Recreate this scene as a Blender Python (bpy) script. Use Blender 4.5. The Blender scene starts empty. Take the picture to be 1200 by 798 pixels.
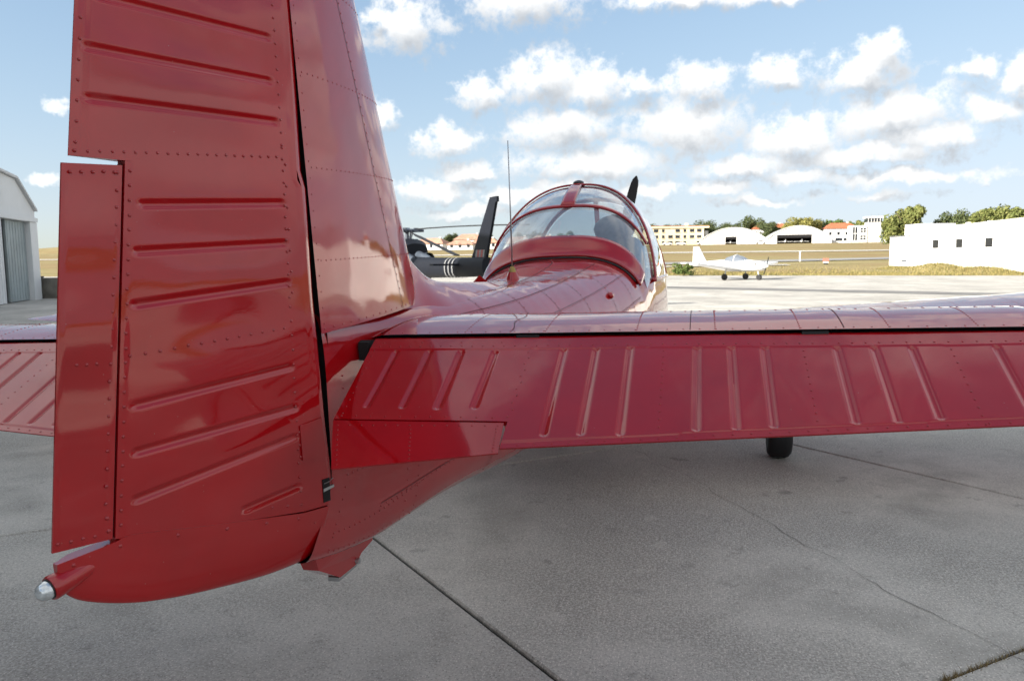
import bpy, bmesh, math, random
import numpy as np
from mathutils import Vector, Matrix

random.seed(7)
rng = np.random.default_rng(11)
R = math.radians
scene = bpy.context.scene
COL = scene.collection

# ------------------------------------------------------------------ camera
YAW, PITCH, ROLL = R(14.0), R(6.15), R(0.6)
CAM = Vector((0.86, -1.66, 1.42))
fwd = Vector((-math.sin(YAW) * math.cos(PITCH), math.cos(YAW) * math.cos(PITCH), -math.sin(PITCH)))
r0 = Vector((math.cos(YAW), math.sin(YAW), 0))
u0 = r0.cross(fwd)
rgt = r0 * math.cos(ROLL) - u0 * math.sin(ROLL)
upv = rgt.cross(fwd)
cd = bpy.data.cameras.new("camera")
cam = bpy.data.objects.new("camera", cd)
COL.objects.link(cam)
M = Matrix((rgt, upv, -fwd)).transposed().to_4x4()
M.translation = CAM
cam.matrix_world = M
cd.sensor_fit = 'HORIZONTAL'
cd.sensor_width = 36.0
cd.lens = 27.0
cd.clip_start = 0.05
cd.clip_end = 6000
cd.dof.use_dof = True
cd.dof.focus_distance = 1.9
cd.dof.aperture_fstop = 11.0
scene.camera = cam

# ------------------------------------------------------------------ world and sun
SUN_AZ, SUN_EL = R(228.0), R(24.0)          # clockwise from +Y, and above the horizon
SKY_STRENGTH = 0.10
world = bpy.data.worlds.new("World")
scene.world = world
world.use_nodes = True
wt = world.node_tree
wt.nodes.clear()


def nd(t, kind, **kw):
    n = t.nodes.new(kind)
    for k, v in kw.items():
        setattr(n, k, v)
    return n


def mth(t, op, a, b=None, c=None, clamp=False):
    n = nd(t, 'ShaderNodeMath', operation=op, use_clamp=clamp)
    for i, v in enumerate((a, b, c)):
        if v is None:
            continue
        if isinstance(v, (int, float)):
            n.inputs[i].default_value = v
        else:
            t.links.new(v, n.inputs[i])
    return n.outputs[0]


def vmth(t, op, a, b=None):
    n = nd(t, 'ShaderNodeVectorMath', operation=op)
    for i, v in enumerate((a, b)):
        if v is None:
            continue
        if isinstance(v, (tuple, list)):
            n.inputs[i].default_value = v
        else:
            t.links.new(v, n.inputs[i])
    return n.outputs['Value'] if op in ('LENGTH', 'DOT_PRODUCT') else n.outputs['Vector']


def smooth(t, v, lo, hi, a=0.0, b=1.0):
    n = nd(t, 'ShaderNodeMapRange', interpolation_type='SMOOTHSTEP')
    t.links.new(v, n.inputs['Value'])
    n.inputs['From Min'].default_value = lo
    n.inputs['From Max'].default_value = hi
    n.inputs['To Min'].default_value = a
    n.inputs['To Max'].default_value = b
    return n.outputs['Result']


def mixc(t, fac, a, b, blend='MIX'):
    n = nd(t, 'ShaderNodeMix', data_type='RGBA', blend_type=blend)
    for sock, v in ((n.inputs[0], fac), (n.inputs[6], a), (n.inputs[7], b)):
        if isinstance(v, (int, float)):
            sock.default_value = v
        elif isinstance(v, (tuple, list)):
            sock.default_value = (*v[:3], 1)
        else:
            t.links.new(v, sock)
    return n.outputs[2]


# cumulus clouds: azimuth, elevation, half width, half height in radians
CLOUDS = [(-0.375, 0.279, 0.048, 0.035), (-0.41, 0.289, 0.016, 0.013), (-0.224, 0.31, 0.074, 0.031), (-0.03, 0.305, 0.08, 0.014),
          (0.069, 0.298, 0.084, 0.012), (-0.198, 0.218, 0.056, 0.033), (-0.139, 0.213, 0.04, 0.026), (-0.279, 0.202, 0.032, 0.022),
          (-0.086, 0.207, 0.027, 0.018), (-0.013, 0.206, 0.043, 0.023), (-0.323, 0.144, 0.043, 0.02), (-0.177, 0.162, 0.071, 0.027),
          (-0.028, 0.157, 0.079, 0.04), (-0.144, 0.119, 0.101, 0.025), (0.086, 0.212, 0.036, 0.02), (0.179, 0.205, 0.046, 0.022),
          (0.192, 0.222, 0.03, 0.02), (0.207, 0.156, 0.069, 0.031), (0.107, 0.135, 0.065, 0.027), (0.289, 0.195, 0.024, 0.013),
          (0.326, 0.185, 0.017, 0.017), (0.311, 0.151, 0.032, 0.021), (0.178, 0.114, 0.095, 0.015), (-0.34, 0.088, 0.045, 0.016), (-0.25, 0.078, 0.05, 0.014), (-0.17, 0.088, 0.05, 0.013),
          (-0.07, 0.084, 0.05, 0.012), (0.02, 0.082, 0.045, 0.010), (0.11, 0.092, 0.05, 0.010), (-0.30, 0.112, 0.04, 0.014), (0.215, 0.087, 0.092, 0.008), (-0.403, 0.176, 0.019, 0.018), (-0.762, 0.168, 0.011, 0.009),
          (-0.78, 0.088, 0.015, 0.007), (0.044, 0.108, 0.078, 0.016), (0.243, 0.13, 0.065, 0.015), (-0.29, 0.058, 0.06, 0.010), (-0.12, 0.062, 0.055, 0.009),
          (0.06, 0.064, 0.06, 0.007), (0.20, 0.068, 0.05, 0.006)]

tc = nd(wt, 'ShaderNodeTexCoord')
sep = nd(wt, 'ShaderNodeSeparateXYZ')
wt.links.new(tc.outputs['Generated'], sep.inputs[0])
az = mth(wt, 'ARCTAN2', sep.outputs['X'], sep.outputs['Y'])
el = mth(wt, 'ARCSINE', sep.outputs['Z'])
cb = nd(wt, 'ShaderNodeCombineXYZ')
wt.links.new(az, cb.inputs[0])
wt.links.new(el, cb.inputs[1])
P = cb.outputs[0]


def noise3(vec, scale, detail, rough=0.6):
    n = nd(wt, 'ShaderNodeTexNoise')
    n.inputs['Scale'].default_value = scale
    n.inputs['Detail'].default_value = detail
    n.inputs['Roughness'].default_value = rough
    wt.links.new(vec, n.inputs['Vector'])
    return n


DIR = tc.outputs['Generated']
# billows warp the outlines
wn = noise3(DIR, 21, 4, 0.62)
wv = vmth(wt, 'SUBTRACT', wn.outputs['Color'], (0.5, 0.5, 0.5))
Pw = vmth(wt, 'ADD', P, vmth(wt, 'MULTIPLY', wv, (0.060, 0.042, 0)))
# the sky out of view carries denser cloud, added to brighten the shade, seen as a flat layer from below
lay = nd(wt, 'ShaderNodeCombineXYZ')
hz = mth(wt, 'ADD', mth(wt, 'MAXIMUM', sep.outputs['Z'], 0.0), 0.16)
wt.links.new(mth(wt, 'DIVIDE', sep.outputs['X'], hz), lay.inputs[0])
wt.links.new(mth(wt, 'DIVIDE', sep.outputs['Y'], hz), lay.inputs[1])
n2 = noise3(lay.outputs[0], 1.15, 3, 0.55)
# extra cover low down, added to brighten side light and reflections
rest = mth(wt, 'MULTIPLY', mth(wt, 'SUBTRACT', mth(wt, 'ADD', n2.outputs['Fac'], smooth(wt, el, 0.75, 0.12, 0.0, 0.10)), 0.42), 4.5)
inside = mth(wt, 'MULTIPLY', smooth(wt, mth(wt, 'ABSOLUTE', mth(wt, 'ADD', az, 0.2)), 0.58, 0.75, 1.0, 0.0), smooth(wt, el, 0.33, 0.45, 1.0, 0.0))
rest = mth(wt, 'SUBTRACT', rest, mth(wt, 'MULTIPLY', inside, 9.0))


def blobs(vec):
    acc = None
    for a_, e_, w, h in CLOUDS:
        q = nd(wt, 'ShaderNodeVectorMath', operation='MULTIPLY_ADD')
        k = 1.42
        wt.links.new(vec, q.inputs[0])
        q.inputs[1].default_value = (1 / (w * k), 1 / (h * k), 0)
        q.inputs[2].default_value = (-a_ / (w * k), -e_ / (h * k), 0)
        ln = vmth(wt, 'LENGTH', q.outputs[0])
        acc = ln if acc is None else mth(wt, 'MINIMUM', acc, ln)
    return mth(wt, 'SUBTRACT', 1.0, acc)


fine = noise3(DIR, 52, 6, 0.64).outputs['Fac']
detail = mth(wt, 'MULTIPLY', mth(wt, 'SUBTRACT', fine, 0.5), 1.95)
bl = blobs(Pw)
b0 = mth(wt, 'MAXIMUM', bl, rest)
b1 = blobs(vmth(wt, 'ADD', Pw, (-0.007, 0.020, 0)))
up_ = mth(wt, 'SUBTRACT', bl, b1)
d0 = mth(wt, 'ADD', b0, mth(wt, 'MULTIPLY', detail, smooth(wt, el, 0.35, 0.8, 1.0, 0.35)))
mask = smooth(wt, d0, 0.0, 0.74)
lit = smooth(wt, mth(wt, 'SUBTRACT', up_, mth(wt, 'MULTIPLY', detail, 0.30)), -0.62, 0.50)
thick = smooth(wt, b0, 0.25, 0.9)
lit = mth(wt, 'SUBTRACT', lit, mth(wt, 'MULTIPLY', thick, 0.10), None, True)
sky = nd(wt, 'ShaderNodeTexSky', sky_type='NISHITA')
sky.sun_disc = False
sky.sun_elevation = SUN_EL
sky.sun_rotation = SUN_AZ
sky.air_density = 1.0
sky.dust_density = 0.35
sky.ozone_density = 2.2
CLOUD_LIT = (4.15, 4.12, 4.05)
CLOUD_DIM = (1.95, 2.05, 2.18)
ccol = mixc(wt, lit, CLOUD_DIM, CLOUD_LIT)
# the glare along the horizon is held back the way the photograph's highlights are
ss = nd(wt, 'ShaderNodeSeparateXYZ')
wt.links.new(sky.outputs[0], ss.inputs[0])
sc_ = nd(wt, 'ShaderNodeCombineXYZ')
for i_, cap in enumerate((2.72, 3.10, 3.65)):
    e_ = mth(wt, 'EXPONENT', mth(wt, 'MULTIPLY', ss.outputs[i_], -1.15 / cap))
    wt.links.new(mth(wt, 'MULTIPLY', mth(wt, 'SUBTRACT', 1.0, e_), cap), sc_.inputs[i_])
out = mixc(wt, mth(wt, 'MULTIPLY', mask, 0.92), sc_.outputs[0], ccol)
bg = nd(wt, 'ShaderNodeBackground')
bg.inputs['Strength'].default_value = SKY_STRENGTH
wt.links.new(out, bg.inputs['Color'])
wo = nd(wt, 'ShaderNodeOutputWorld')
wt.links.new(bg.outputs[0], wo.inputs[0])

sd = bpy.data.lights.new("sun", 'SUN')
sd.energy = 4.0
sd.angle = R(0.53)
sd.color = (1.0, 0.94, 0.85)
sun = bpy.data.objects.new("sun", sd)
COL.objects.link(sun)
to_sun = Vector((math.sin(SUN_AZ) * math.cos(SUN_EL), math.cos(SUN_AZ) * math.cos(SUN_EL), math.sin(SUN_EL)))
sun.rotation_euler = to_sun.to_track_quat('Z', 'Y').to_euler()
sun.location = to_sun * 40

scene.view_settings.view_transform = 'Standard'
scene.view_settings.look = 'None'
scene.view_settings.gamma = 1.0
scene.view_settings.use_curve_mapping = False
scene.view_settings.exposure = 1.60
scene.cycles.max_bounces = 6
scene.cycles.diffuse_bounces = 3
scene.cycles.glossy_bounces = 3
scene.cycles.transparent_max_bounces = 10
scene.cycles.caustics_reflective = False
scene.cycles.caustics_refractive = False
scene.cycles.adaptive_threshold = 0.02
world.cycles.sampling_method = 'MANUAL'
world.cycles.sample_map_resolution = 256

# ------------------------------------------------------------------ materials
MATS = {}


def material(name, base, rough=0.5, metal=0.0, coat=0.0, coat_rough=0.03, noise=None, bump=None, spec=0.5):
    """base colour, optional colour noise (scale, amount) and bumps [(scale, strength, distance), ...]"""
    m = bpy.data.materials.new(name)
    m.use_nodes = True
    t = m.node_tree
    b = t.nodes['Principled BSDF']
    b.inputs['Base Color'].default_value = (*base, 1)
    b.inputs['Roughness'].default_value = rough
    b.inputs['Metallic'].default_value = metal
    b.inputs['Coat Weight'].default_value = coat
    b.inputs['Coat Roughness'].default_value = coat_rough
    b.inputs['Specular IOR Level'].default_value = spec
    if noise or bump:
        tcn = nd(t, 'ShaderNodeTexCoord')
    if noise:
        n = nd(t, 'ShaderNodeTexNoise')
        n.inputs['Scale'].default_value = noise[0]
        n.inputs['Detail'].default_value = 6
        n.inputs['Roughness'].default_value = 0.65
        t.links.new(tcn.outputs['Object'], n.inputs['Vector'])
        a = noise[1]
        c = mixc(t, smooth(t, n.outputs['Fac'], 0.3, 0.7), [v * (1 - a) for v in base], [min(1, v * (1 + a)) for v in base])
        t.links.new(c, b.inputs['Base Color'])
    prev = None
    for sc, st, dist in (bump or []):
        n = nd(t, 'ShaderNodeTexNoise')
        n.inputs['Scale'].default_value = sc
        n.inputs['Detail'].default_value = 2
        t.links.new(tcn.outputs['Object'], n.inputs['Vector'])
        bp = nd(t, 'ShaderNodeBump')
        bp.inputs['Strength'].default_value = st
        bp.inputs['Distance'].default_value = dist
        t.links.new(n.outputs['Fac'], bp.inputs['Height'])
        if prev is not None:
            t.links.new(prev, bp.inputs['Normal'])
        prev = bp.outputs['Normal']
    if prev is not None:
        t.links.new(prev, b.inputs['Normal'])
        t.links.new(prev, b.inputs['Coat Normal'])
    if coat == 1.0:
        # clear coat: glossy, with slightly duller patches and dust specks
        b.inputs['Coat IOR'].default_value = 1.60
        n = nd(t, 'ShaderNodeTexNoise')
        n.inputs['Scale'].default_value = 7.0
        n.inputs['Detail'].default_value = 4
        tcc = nd(t, 'ShaderNodeTexCoord')
        t.links.new(tcc.outputs['Object'], n.inputs['Vector'])
        t.links.new(smooth(t, n.outputs['Fac'], 0.35, 0.75, coat_rough * 0.4, coat_rough * 1.6), b.inputs['Coat Roughness'])
        v = nd(t, 'ShaderNodeTexVoronoi')
        v.inputs['Scale'].default_value = 70
        t.links.new(tcc.outputs['Object'], v.inputs['Vector'])
        vs_ = nd(t, 'ShaderNodeSeparateXYZ')
        t.links.new(v.outputs['Color'], vs_.inputs[0])
        speck = mth(t, 'MULTIPLY', smooth(t, v.outputs['Distance'], 0.09, 0.04), smooth(t, vs_.outputs[0], 0.86, 0.9))
        src = b.inputs['Base Color'].links[0].from_socket if b.inputs['Base Color'].links else None
        t.links.new(mixc(t, mth(t, 'MULTIPLY', speck, 0.55), src if src else base, (0.30, 0.20, 0.18)), b.inputs['Base Color'])
    MATS[name] = m
    return m


RED = material('red_paint', (0.37, 0.002, 0.005), 0.42, coat=1.0, coat_rough=0.03, spec=0.08, noise=(3.0, 0.10),
               bump=[(3.2, 0.55, 0.010), (300, 0.05, 0.0006)])
REDF = material('red_fibreglass', (0.36, 0.003, 0.005), 0.42, coat=1.0, coat_rough=0.05, spec=0.08, noise=(4.0, 0.08), bump=[(2.5, 0.3, 0.008), (260, 0.06, 0.0006)])
RIV = material('red_rivet_paint', (0.32, 0.003, 0.006), 0.42, coat=1.0, coat_rough=0.05, spec=0.08)
DARK = material('dark_cavity', (0.006, 0.005, 0.006), 0.8)  # near-black colour standing in for shade in gaps, holes and openings
SEAM = material('seam_shadow', (0.10, 0.008, 0.012), 0.7)
BLACK = material('black_rubber', (0.012, 0.012, 0.013), 0.65, bump=[(90, 0.2, 0.002)])
GLOSSBLACK = material('black_gloss', (0.008, 0.008, 0.010), 0.25, coat=0.5)
STEEL = material('dull_steel', (0.42, 0.42, 0.43), 0.38, metal=0.9, noise=(30, 0.15))
BRASS = material('brass', (0.32, 0.22, 0.07), 0.4, metal=0.8)
SEATM = material('seat_leather', (0.17, 0.17, 0.18), 0.6, noise=(20, 0.2))
WHITE = material('white_paint', (0.80, 0.80, 0.79), 0.35, coat=0.4, noise=(0.8, 0.04))
WHITEWALL = material('white_render', (0.80, 0.79, 0.76), 0.85, noise=(0.4, 0.05), bump=[(6, 0.2, 0.01)])
CREAM = material('cream_render', (0.72, 0.62, 0.42), 0.85, noise=(0.3, 0.08))
GLASSD = material('dark_window', (0.02, 0.024, 0.03), 0.08, spec=0.6)
ROOFRED = material('terracotta', (0.42, 0.13, 0.06), 0.85, noise=(1.2, 0.25), bump=[(5, 0.4, 0.05)])
HELI = material('helicopter_navy', (0.006, 0.008, 0.014), 0.6, spec=0.25, noise=(5, 0.15))
HELIGREY = material('helicopter_grey', (0.055, 0.068, 0.09), 0.45, coat=0.3, noise=(6, 0.15))
STRIPEW = material('stripe_white', (0.26, 0.26, 0.26), 0.5)
STRIPER = material('stripe_red', (0.42, 0.04, 0.03), 0.4)
METALWALL = material('hangar_cladding', (0.66, 0.68, 0.69), 0.55, noise=(0.5, 0.06))
DOORM = material('hangar_door', (0.30, 0.35, 0.36), 0.55, noise=(0.9, 0.14), bump=[(3, 0.2, 0.01)])
ROOFM = material('hangar_roof', (0.55, 0.56, 0.57), 0.5, noise=(0.6, 0.08))
BARK = material('bark', (0.10, 0.07, 0.045), 0.9, noise=(5, 0.3))
ORANGE = material('marker_red', (0.55, 0.16, 0.12), 0.6)
ASPHALT = material('asphalt', (0.085, 0.083, 0.08), 0.92, noise=(1.5, 0.2), bump=[(60, 0.4, 0.01)])


def leafmat(name, a, b):
    m = bpy.data.materials.new(name)
    m.use_nodes = True
    t = m.node_tree
    bs = t.nodes['Principled BSDF']
    g = nd(t, 'ShaderNodeNewGeometry')
    c = mixc(t, g.outputs['Random Per Island'], a, b)
    t.links.new(c, bs.inputs['Base Color'])
    bs.inputs['Roughness'].default_value = 0.7
    bs.inputs['Specular IOR Level'].default_value = 0.2
    return m


LEAF_DARK = leafmat('leaf_dark', (0.045, 0.065, 0.026), (0.11, 0.125, 0.05))
LEAF_OLIVE = leafmat('leaf_olive', (0.09, 0.115, 0.03), (0.21, 0.215, 0.07))
LEAF_YELLOW = leafmat('leaf_yellow', (0.13, 0.135, 0.035), (0.27, 0.24, 0.07))
LEAF_GREEN = leafmat('leaf_green', (0.06, 0.10, 0.02), (0.14, 0.18, 0.05))
GRASSDRY = leafmat('grass_dry', (0.20, 0.15, 0.07), (0.36, 0.28, 0.13))
GRASSMIX = leafmat('grass_mixed', (0.12, 0.12, 0.035), (0.34, 0.27, 0.11))


def glassmat(name, tint, refl_boost=1.0):
    m = bpy.data.materials.new(name)
    m.use_nodes = True
    t = m.node_tree
    t.nodes.clear()
    o = nd(t, 'ShaderNodeOutputMaterial')
    tr = nd(t, 'ShaderNodeBsdfTransparent')
    tr.inputs[0].default_value = (*tint, 1)
    gl = nd(t, 'ShaderNodeBsdfGlossy')
    gl.inputs['Roughness'].default_value = 0.02
    gl.inputs['Color'].default_value = (1, 1, 1, 1)
    lw = nd(t, 'ShaderNodeLayerWeight')
    lw.inputs['Blend'].default_value = 0.5
    fr_o = mth(t, 'ADD', mth(t, 'MULTIPLY', mth(t, 'POWER', lw.outputs['Facing'], 4.0), 0.92), 0.08)
    # two faces of the sheet reflect, and a grey-blue diffuse layer stands in for milky reflection
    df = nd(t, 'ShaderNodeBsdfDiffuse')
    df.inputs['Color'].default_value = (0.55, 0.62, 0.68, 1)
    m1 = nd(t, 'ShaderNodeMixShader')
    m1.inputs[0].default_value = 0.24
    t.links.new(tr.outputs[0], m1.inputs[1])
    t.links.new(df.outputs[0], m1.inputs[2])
    mx = nd(t, 'ShaderNodeMixShader')
    t.links.new(mth(t, 'MULTIPLY', fr_o, 1.3 * refl_boost, None, True), mx.inputs[0])
    t.links.new(m1.outputs[0], mx.inputs[1])
    t.links.new(gl.outputs[0], mx.inputs[2])
    t.links.new(mx.outputs[0], o.inputs[0])
    return m


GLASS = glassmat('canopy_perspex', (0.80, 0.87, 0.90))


def concrete(name, base, warm=0.0, broom=False):
    m = bpy.data.materials.new(name)
    m.use_nodes = True
    t = m.node_tree
    b = t.nodes['Principled BSDF']
    g = nd(t, 'ShaderNodeNewGeometry')
    pos = g.outputs['Position']

    def noi(scale, detail=4, rough=0.6, vec=None):
        n = nd(t, 'ShaderNodeTexNoise', noise_dimensions='2D')
        n.inputs['Scale'].default_value = scale
        n.inputs['Detail'].default_value = detail
        n.inputs['Roughness'].default_value = rough
        t.links.new(vec if vec is not None else pos, n.inputs['Vector'])
        return n.outputs['Fac']
    big = noi(0.55, 5, 0.6)
    mid = noi(2.6, 6, 0.7)
    fine = noi(85, 4, 0.75)
    c = mixc(t, smooth(t, big, 0.3, 0.7), [v * 0.60 for v in base], [v * 1.18 for v in base])
    c = mixc(t, mth(t, 'MULTIPLY', smooth(t, mid, 0.42, 0.75), 0.5), c, [v * 0.62 for v in base])
    c = mixc(t, mth(t, 'MULTIPLY', smooth(t, fine, 0.38, 0.70), 0.65), c, [v * 1.55 for v in base])
    # dark oily stains with a shape of their own
    st = noi(1.1, 3, 0.5)
    c = mixc(t, mth(t, 'MULTIPLY', smooth(t, st, 0.54, 0.74), 0.45), c, [v * 0.42 for v in base])
    oil = noi(3.3, 2, 0.4)
    c = mixc(t, mth(t, 'MULTIPLY', smooth(t, oil, 0.775, 0.82), 0.45), c, [v * 0.28 for v in base])
    sm = noi(5.5, 5, 0.75)
    c = mixc(t, mth(t, 'MULTIPLY', smooth(t, sm, 0.60, 0.74), 0.5), c, [v * 0.5 for v in base])
    c = mixc(t, mth(t, 'MULTIPLY', smooth(t, sm, 0.40, 0.28), 0.35), c, [v * 1.3 for v in base])
    # exposed aggregate
    v = nd(t, 'ShaderNodeTexVoronoi', voronoi_dimensions='2D')
    v.inputs['Scale'].default_value = 95
    t.links.new(pos, v.inputs['Vector'])
    vc = nd(t, 'ShaderNodeSeparateXYZ')
    t.links.new(v.outputs['Color'], vc.inputs[0])
    dot = mth(t, 'MULTIPLY', smooth(t, v.outputs['Distance'], 0.30, 0.12), smooth(t, vc.outputs[0], 0.62, 0.75))
    c = mixc(t, mth(t, 'MULTIPLY', dot, 0.6), c, [v_ * 2.1 for v_ in base])
    dot2 = mth(t, 'MULTIPLY', smooth(t, v.outputs['Distance'], 0.36, 0.15), smooth(t, vc.outputs[1], 0.72, 0.85))
    c = mixc(t, mth(t, 'MULTIPLY', dot2, 0.6), c, [v_ * 0.35 for v_ in base])
    t.links.new(c, b.inputs['Base Color'])
    b.inputs['Roughness'].default_value = 0.9
    b.inputs['Specular IOR Level'].default_value = 0.25
    hgt = mth(t, 'ADD', mth(t, 'MULTIPLY', fine, 0.7), mth(t, 'MULTIPLY', noi(260, 2, 0.6), 0.5))
    hgt = mth(t, 'SUBTRACT', hgt, mth(t, 'MULTIPLY', dot2, 0.3))
    if broom:
        mp = nd(t, 'ShaderNodeMapping')
        mp.inputs['Rotation'].default_value = (0, 0, R(38))
        mp.inputs['Scale'].default_value = (6, 110, 1)
        t.links.new(pos, mp.inputs['Vector'])
        hgt = mth(t, 'ADD', hgt, mth(t, 'MULTIPLY', noi(1.0, 2, 0.5, mp.outputs[0]), 0.8))
    bp = nd(t, 'ShaderNodeBump')
    bp.inputs['Strength'].default_value = 0.5
    bp.inputs['Distance'].default_value = 0.0028
    t.links.new(hgt, bp.inputs['Height'])
    t.links.new(bp.outputs[0], b.inputs['Normal'])
    return m


CONC = concrete('concrete_slab', (0.445, 0.425, 0.378))
CONCB = concrete('concrete_slab_broomed', (0.40, 0.382, 0.342), broom=True)
CONCFAR = concrete('concrete_far', (0.42, 0.40, 0.36))


def fieldmat():
    m = bpy.data.materials.new('field')
    m.use_nodes = True
    t = m.node_tree
    b = t.nodes['Principled BSDF']
    g = nd(t, 'ShaderNodeNewGeometry')

    def noi(sc, vec):
        n = nd(t, 'ShaderNodeTexNoise')
        n.inputs['Scale'].default_value = sc
        n.inputs['Detail'].default_value = 6
        n.inputs['Roughness'].default_value = 0.65
        t.links.new(vec, n.inputs['Vector'])
        return n.outputs['Fac']
    v = vmth(t, 'MULTIPLY', g.outputs['Position'], (0.35, 1.0, 0.0))
    c = mixc(t, smooth(t, noi(0.09, v), 0.35, 0.65), (0.24, 0.165, 0.085), (0.29, 0.245, 0.12))
    c = mixc(t, smooth(t, noi(0.35, v), 0.5, 0.72), c, (0.15, 0.15, 0.05))
    c = mixc(t, mth(t, 'MULTIPLY', smooth(t, noi(2.2, v), 0.5, 0.8), 0.6), c, (0.36, 0.29, 0.15))
    t.links.new(c, b.inputs['Base Color'])
    b.inputs['Roughness'].default_value = 0.95
    b.inputs['Specular IOR Level'].default_value = 0.1
    bp = nd(t, 'ShaderNodeBump')
    bp.inputs['Strength'].default_value = 0.6
    bp.inputs['Distance'].default_value = 0.15
    t.links.new(noi(3.0, g.outputs['Position']), bp.inputs['Height'])
    t.links.new(bp.outputs[0], b.inputs['Normal'])
    return m


FIELD = fieldmat()


# ------------------------------------------------------------------ mesh helpers
class MB:
    def __init__(s):
        s.v = []
        s.f = []

    def add(s, verts, faces):
        o = len(s.v)
        s.v += [tuple(map(float, p)) for p in verts]
        s.f += [tuple(i + o for i in f) for f in faces]
        return s

    def box(s, c, d, rz=0.0):
        x, y, z = [k / 2 for k in d]
        ca, sa = math.cos(rz), math.sin(rz)
        vs = []
        for k in (-z, z):
            for i, j in ((-x, -y), (x, -y), (x, y), (-x, y)):
                vs.append((c[0] + i * ca - j * sa, c[1] + i * sa + j * ca, c[2] + k))
        return s.add(vs, [(3, 2, 1, 0), (4, 5, 6, 7), (0, 1, 5, 4), (1, 2, 6, 5), (2, 3, 7, 6), (3, 0, 4, 7)])

    def prism(s, pts, off):
        """polygon pts (3D) extruded by vector off"""
        n = len(pts)
        a = [Vector(p) for p in pts]
        b = [p + Vector(off) for p in a]
        fs = [tuple(range(n))[::-1], tuple(range(n, 2 * n))]
        fs += [(i, (i + 1) % n, n + (i + 1) % n, n + i) for i in range(n)]
        return s.add(a + b, fs)

    def tube(s, pts, radii, n=10, caps=True, squash=None):
        pts = [Vector(p) for p in pts]
        if not hasattr(radii, '__len__'):
            radii = [radii] * len(pts)
        rings = []
        ref = None
        for i, p in enumerate(pts):
            t = (pts[min(i + 1, len(pts) - 1)] - pts[max(i - 1, 0)]).normalized()
            if ref is None:
                ref = Vector((0, 0, 1)) if abs(t.z) < 0.9 else Vector((1, 0, 0))
            a = t.cross(ref)
            a.normalize()
            b = a.cross(t)
            b.normalize()
            for k in range(n):
                an = 2 * math.pi * k / n
                rings.append(p + a * math.cos(an) * radii[i] + b * math.sin(an) * radii[i] * (squash or 1))
        m = len(pts)
        fs = [(i * n + k, i * n + (k + 1) % n, (i + 1) * n + (k + 1) % n, (i + 1) * n + k) for i in range(m - 1) for k in range(n)]
        if caps:
            fs += [tuple(range(n))[::-1], tuple(range((m - 1) * n, m * n))]
        return s.add(rings, fs)

    def grid(s, fn, nu, nv, closeu=False):
        vs = [fn(i / nu if closeu else i / (nu - 1), j / (nv - 1)) for j in range(nv) for i in range(nu)]
        fs = []
        for j in range(nv - 1):
            for i in range(nu if closeu else nu - 1):
                i2 = (i + 1) % nu
                fs.append((j * nu + i, j * nu + i2, (j + 1) * nu + i2, (j + 1) * nu + i))
        return s.add(vs, fs)

    def ellipsoid(s, c, r, n=16, m=9):
        def fn(u, v):
            a = 2 * math.pi * u
            b = math.pi * (v - 0.5)
            return (c[0] + r[0] * math.cos(a) * math.cos(b), c[1] + r[1] * math.sin(a) * math.cos(b), c[2] + r[2] * math.sin(b))
        return s.grid(fn, n, m, True)

    def rivet(s, p, n, r=0.0032, h=0.0018):
        p, n = Vector(p), Vector(n).normalized()
        a = n.orthogonal().normalized()
        b = n.cross(a)
        vs = []
        for rr, hh in ((r, -0.0003), (r * 0.72, h * 0.72)):
            for k in range(6):
                an = k * math.pi / 3
                vs.append(p + a * math.cos(an) * rr + b * math.sin(an) * rr + n * hh)
        vs.append(p + n * h)
        fs = [(k, (k + 1) % 6, 6 + (k + 1) % 6, 6 + k) for k in range(6)] + [(6 + k, 6 + (k + 1) % 6, 12) for k in range(6)]
        return s.add(vs, fs)

    def mesh(s, name, mat, smooth_=True, angle=None):
        me = bpy.data.meshes.new(name)
        me.from_pydata(s.v, [], s.f)
        me.validate()
        if mat:
            me.materials.append(mat)
        if smooth_:
            me.polygons.foreach_set('use_smooth', [True] * len(me.polygons))
            if angle:
                me.set_sharp_from_angle(angle=R(angle))
        me.update()
        return me

    def build(s, name, mat, parent=None, smooth_=False, angle=None, fix=False):
        me = s.mesh(name, mat, smooth_, angle)
        if fix:
            bm = bmesh.new()
            bm.from_mesh(me)
            bmesh.ops.recalc_face_normals(bm, faces=bm.faces)
            bm.to_mesh(me)
            bm.free()
            if smooth_ and angle:
                me.set_sharp_from_angle(angle=R(angle))
        o = bpy.data.objects.new(name, me)
        COL.objects.link(o)
        if parent:
            o.parent = parent
        return o


def empty(name, loc=(0, 0, 0), rz=0.0):
    o = bpy.data.objects.new(name, None)
    o.empty_display_size = 0.2
    COL.objects.link(o)
    o.location = loc
    o.rotation_euler = (0, 0, rz)
    return o


def tag(o, label=None, cat=None, group=None, kind=None):
    if label:
        o['label'] = label
    if cat:
        o['category'] = cat
    if group:
        o['group'] = group
    if kind:
        o['kind'] = kind
    return o


def linked(name, me, parent=None, loc=(0, 0, 0), rot=(0, 0, 0), sc=(1, 1, 1)):
    o = bpy.data.objects.new(name, me)
    COL.objects.link(o)
    o.parent = parent
    o.location = loc
    o.rotation_euler = rot
    o.scale = sc
    return o


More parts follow.
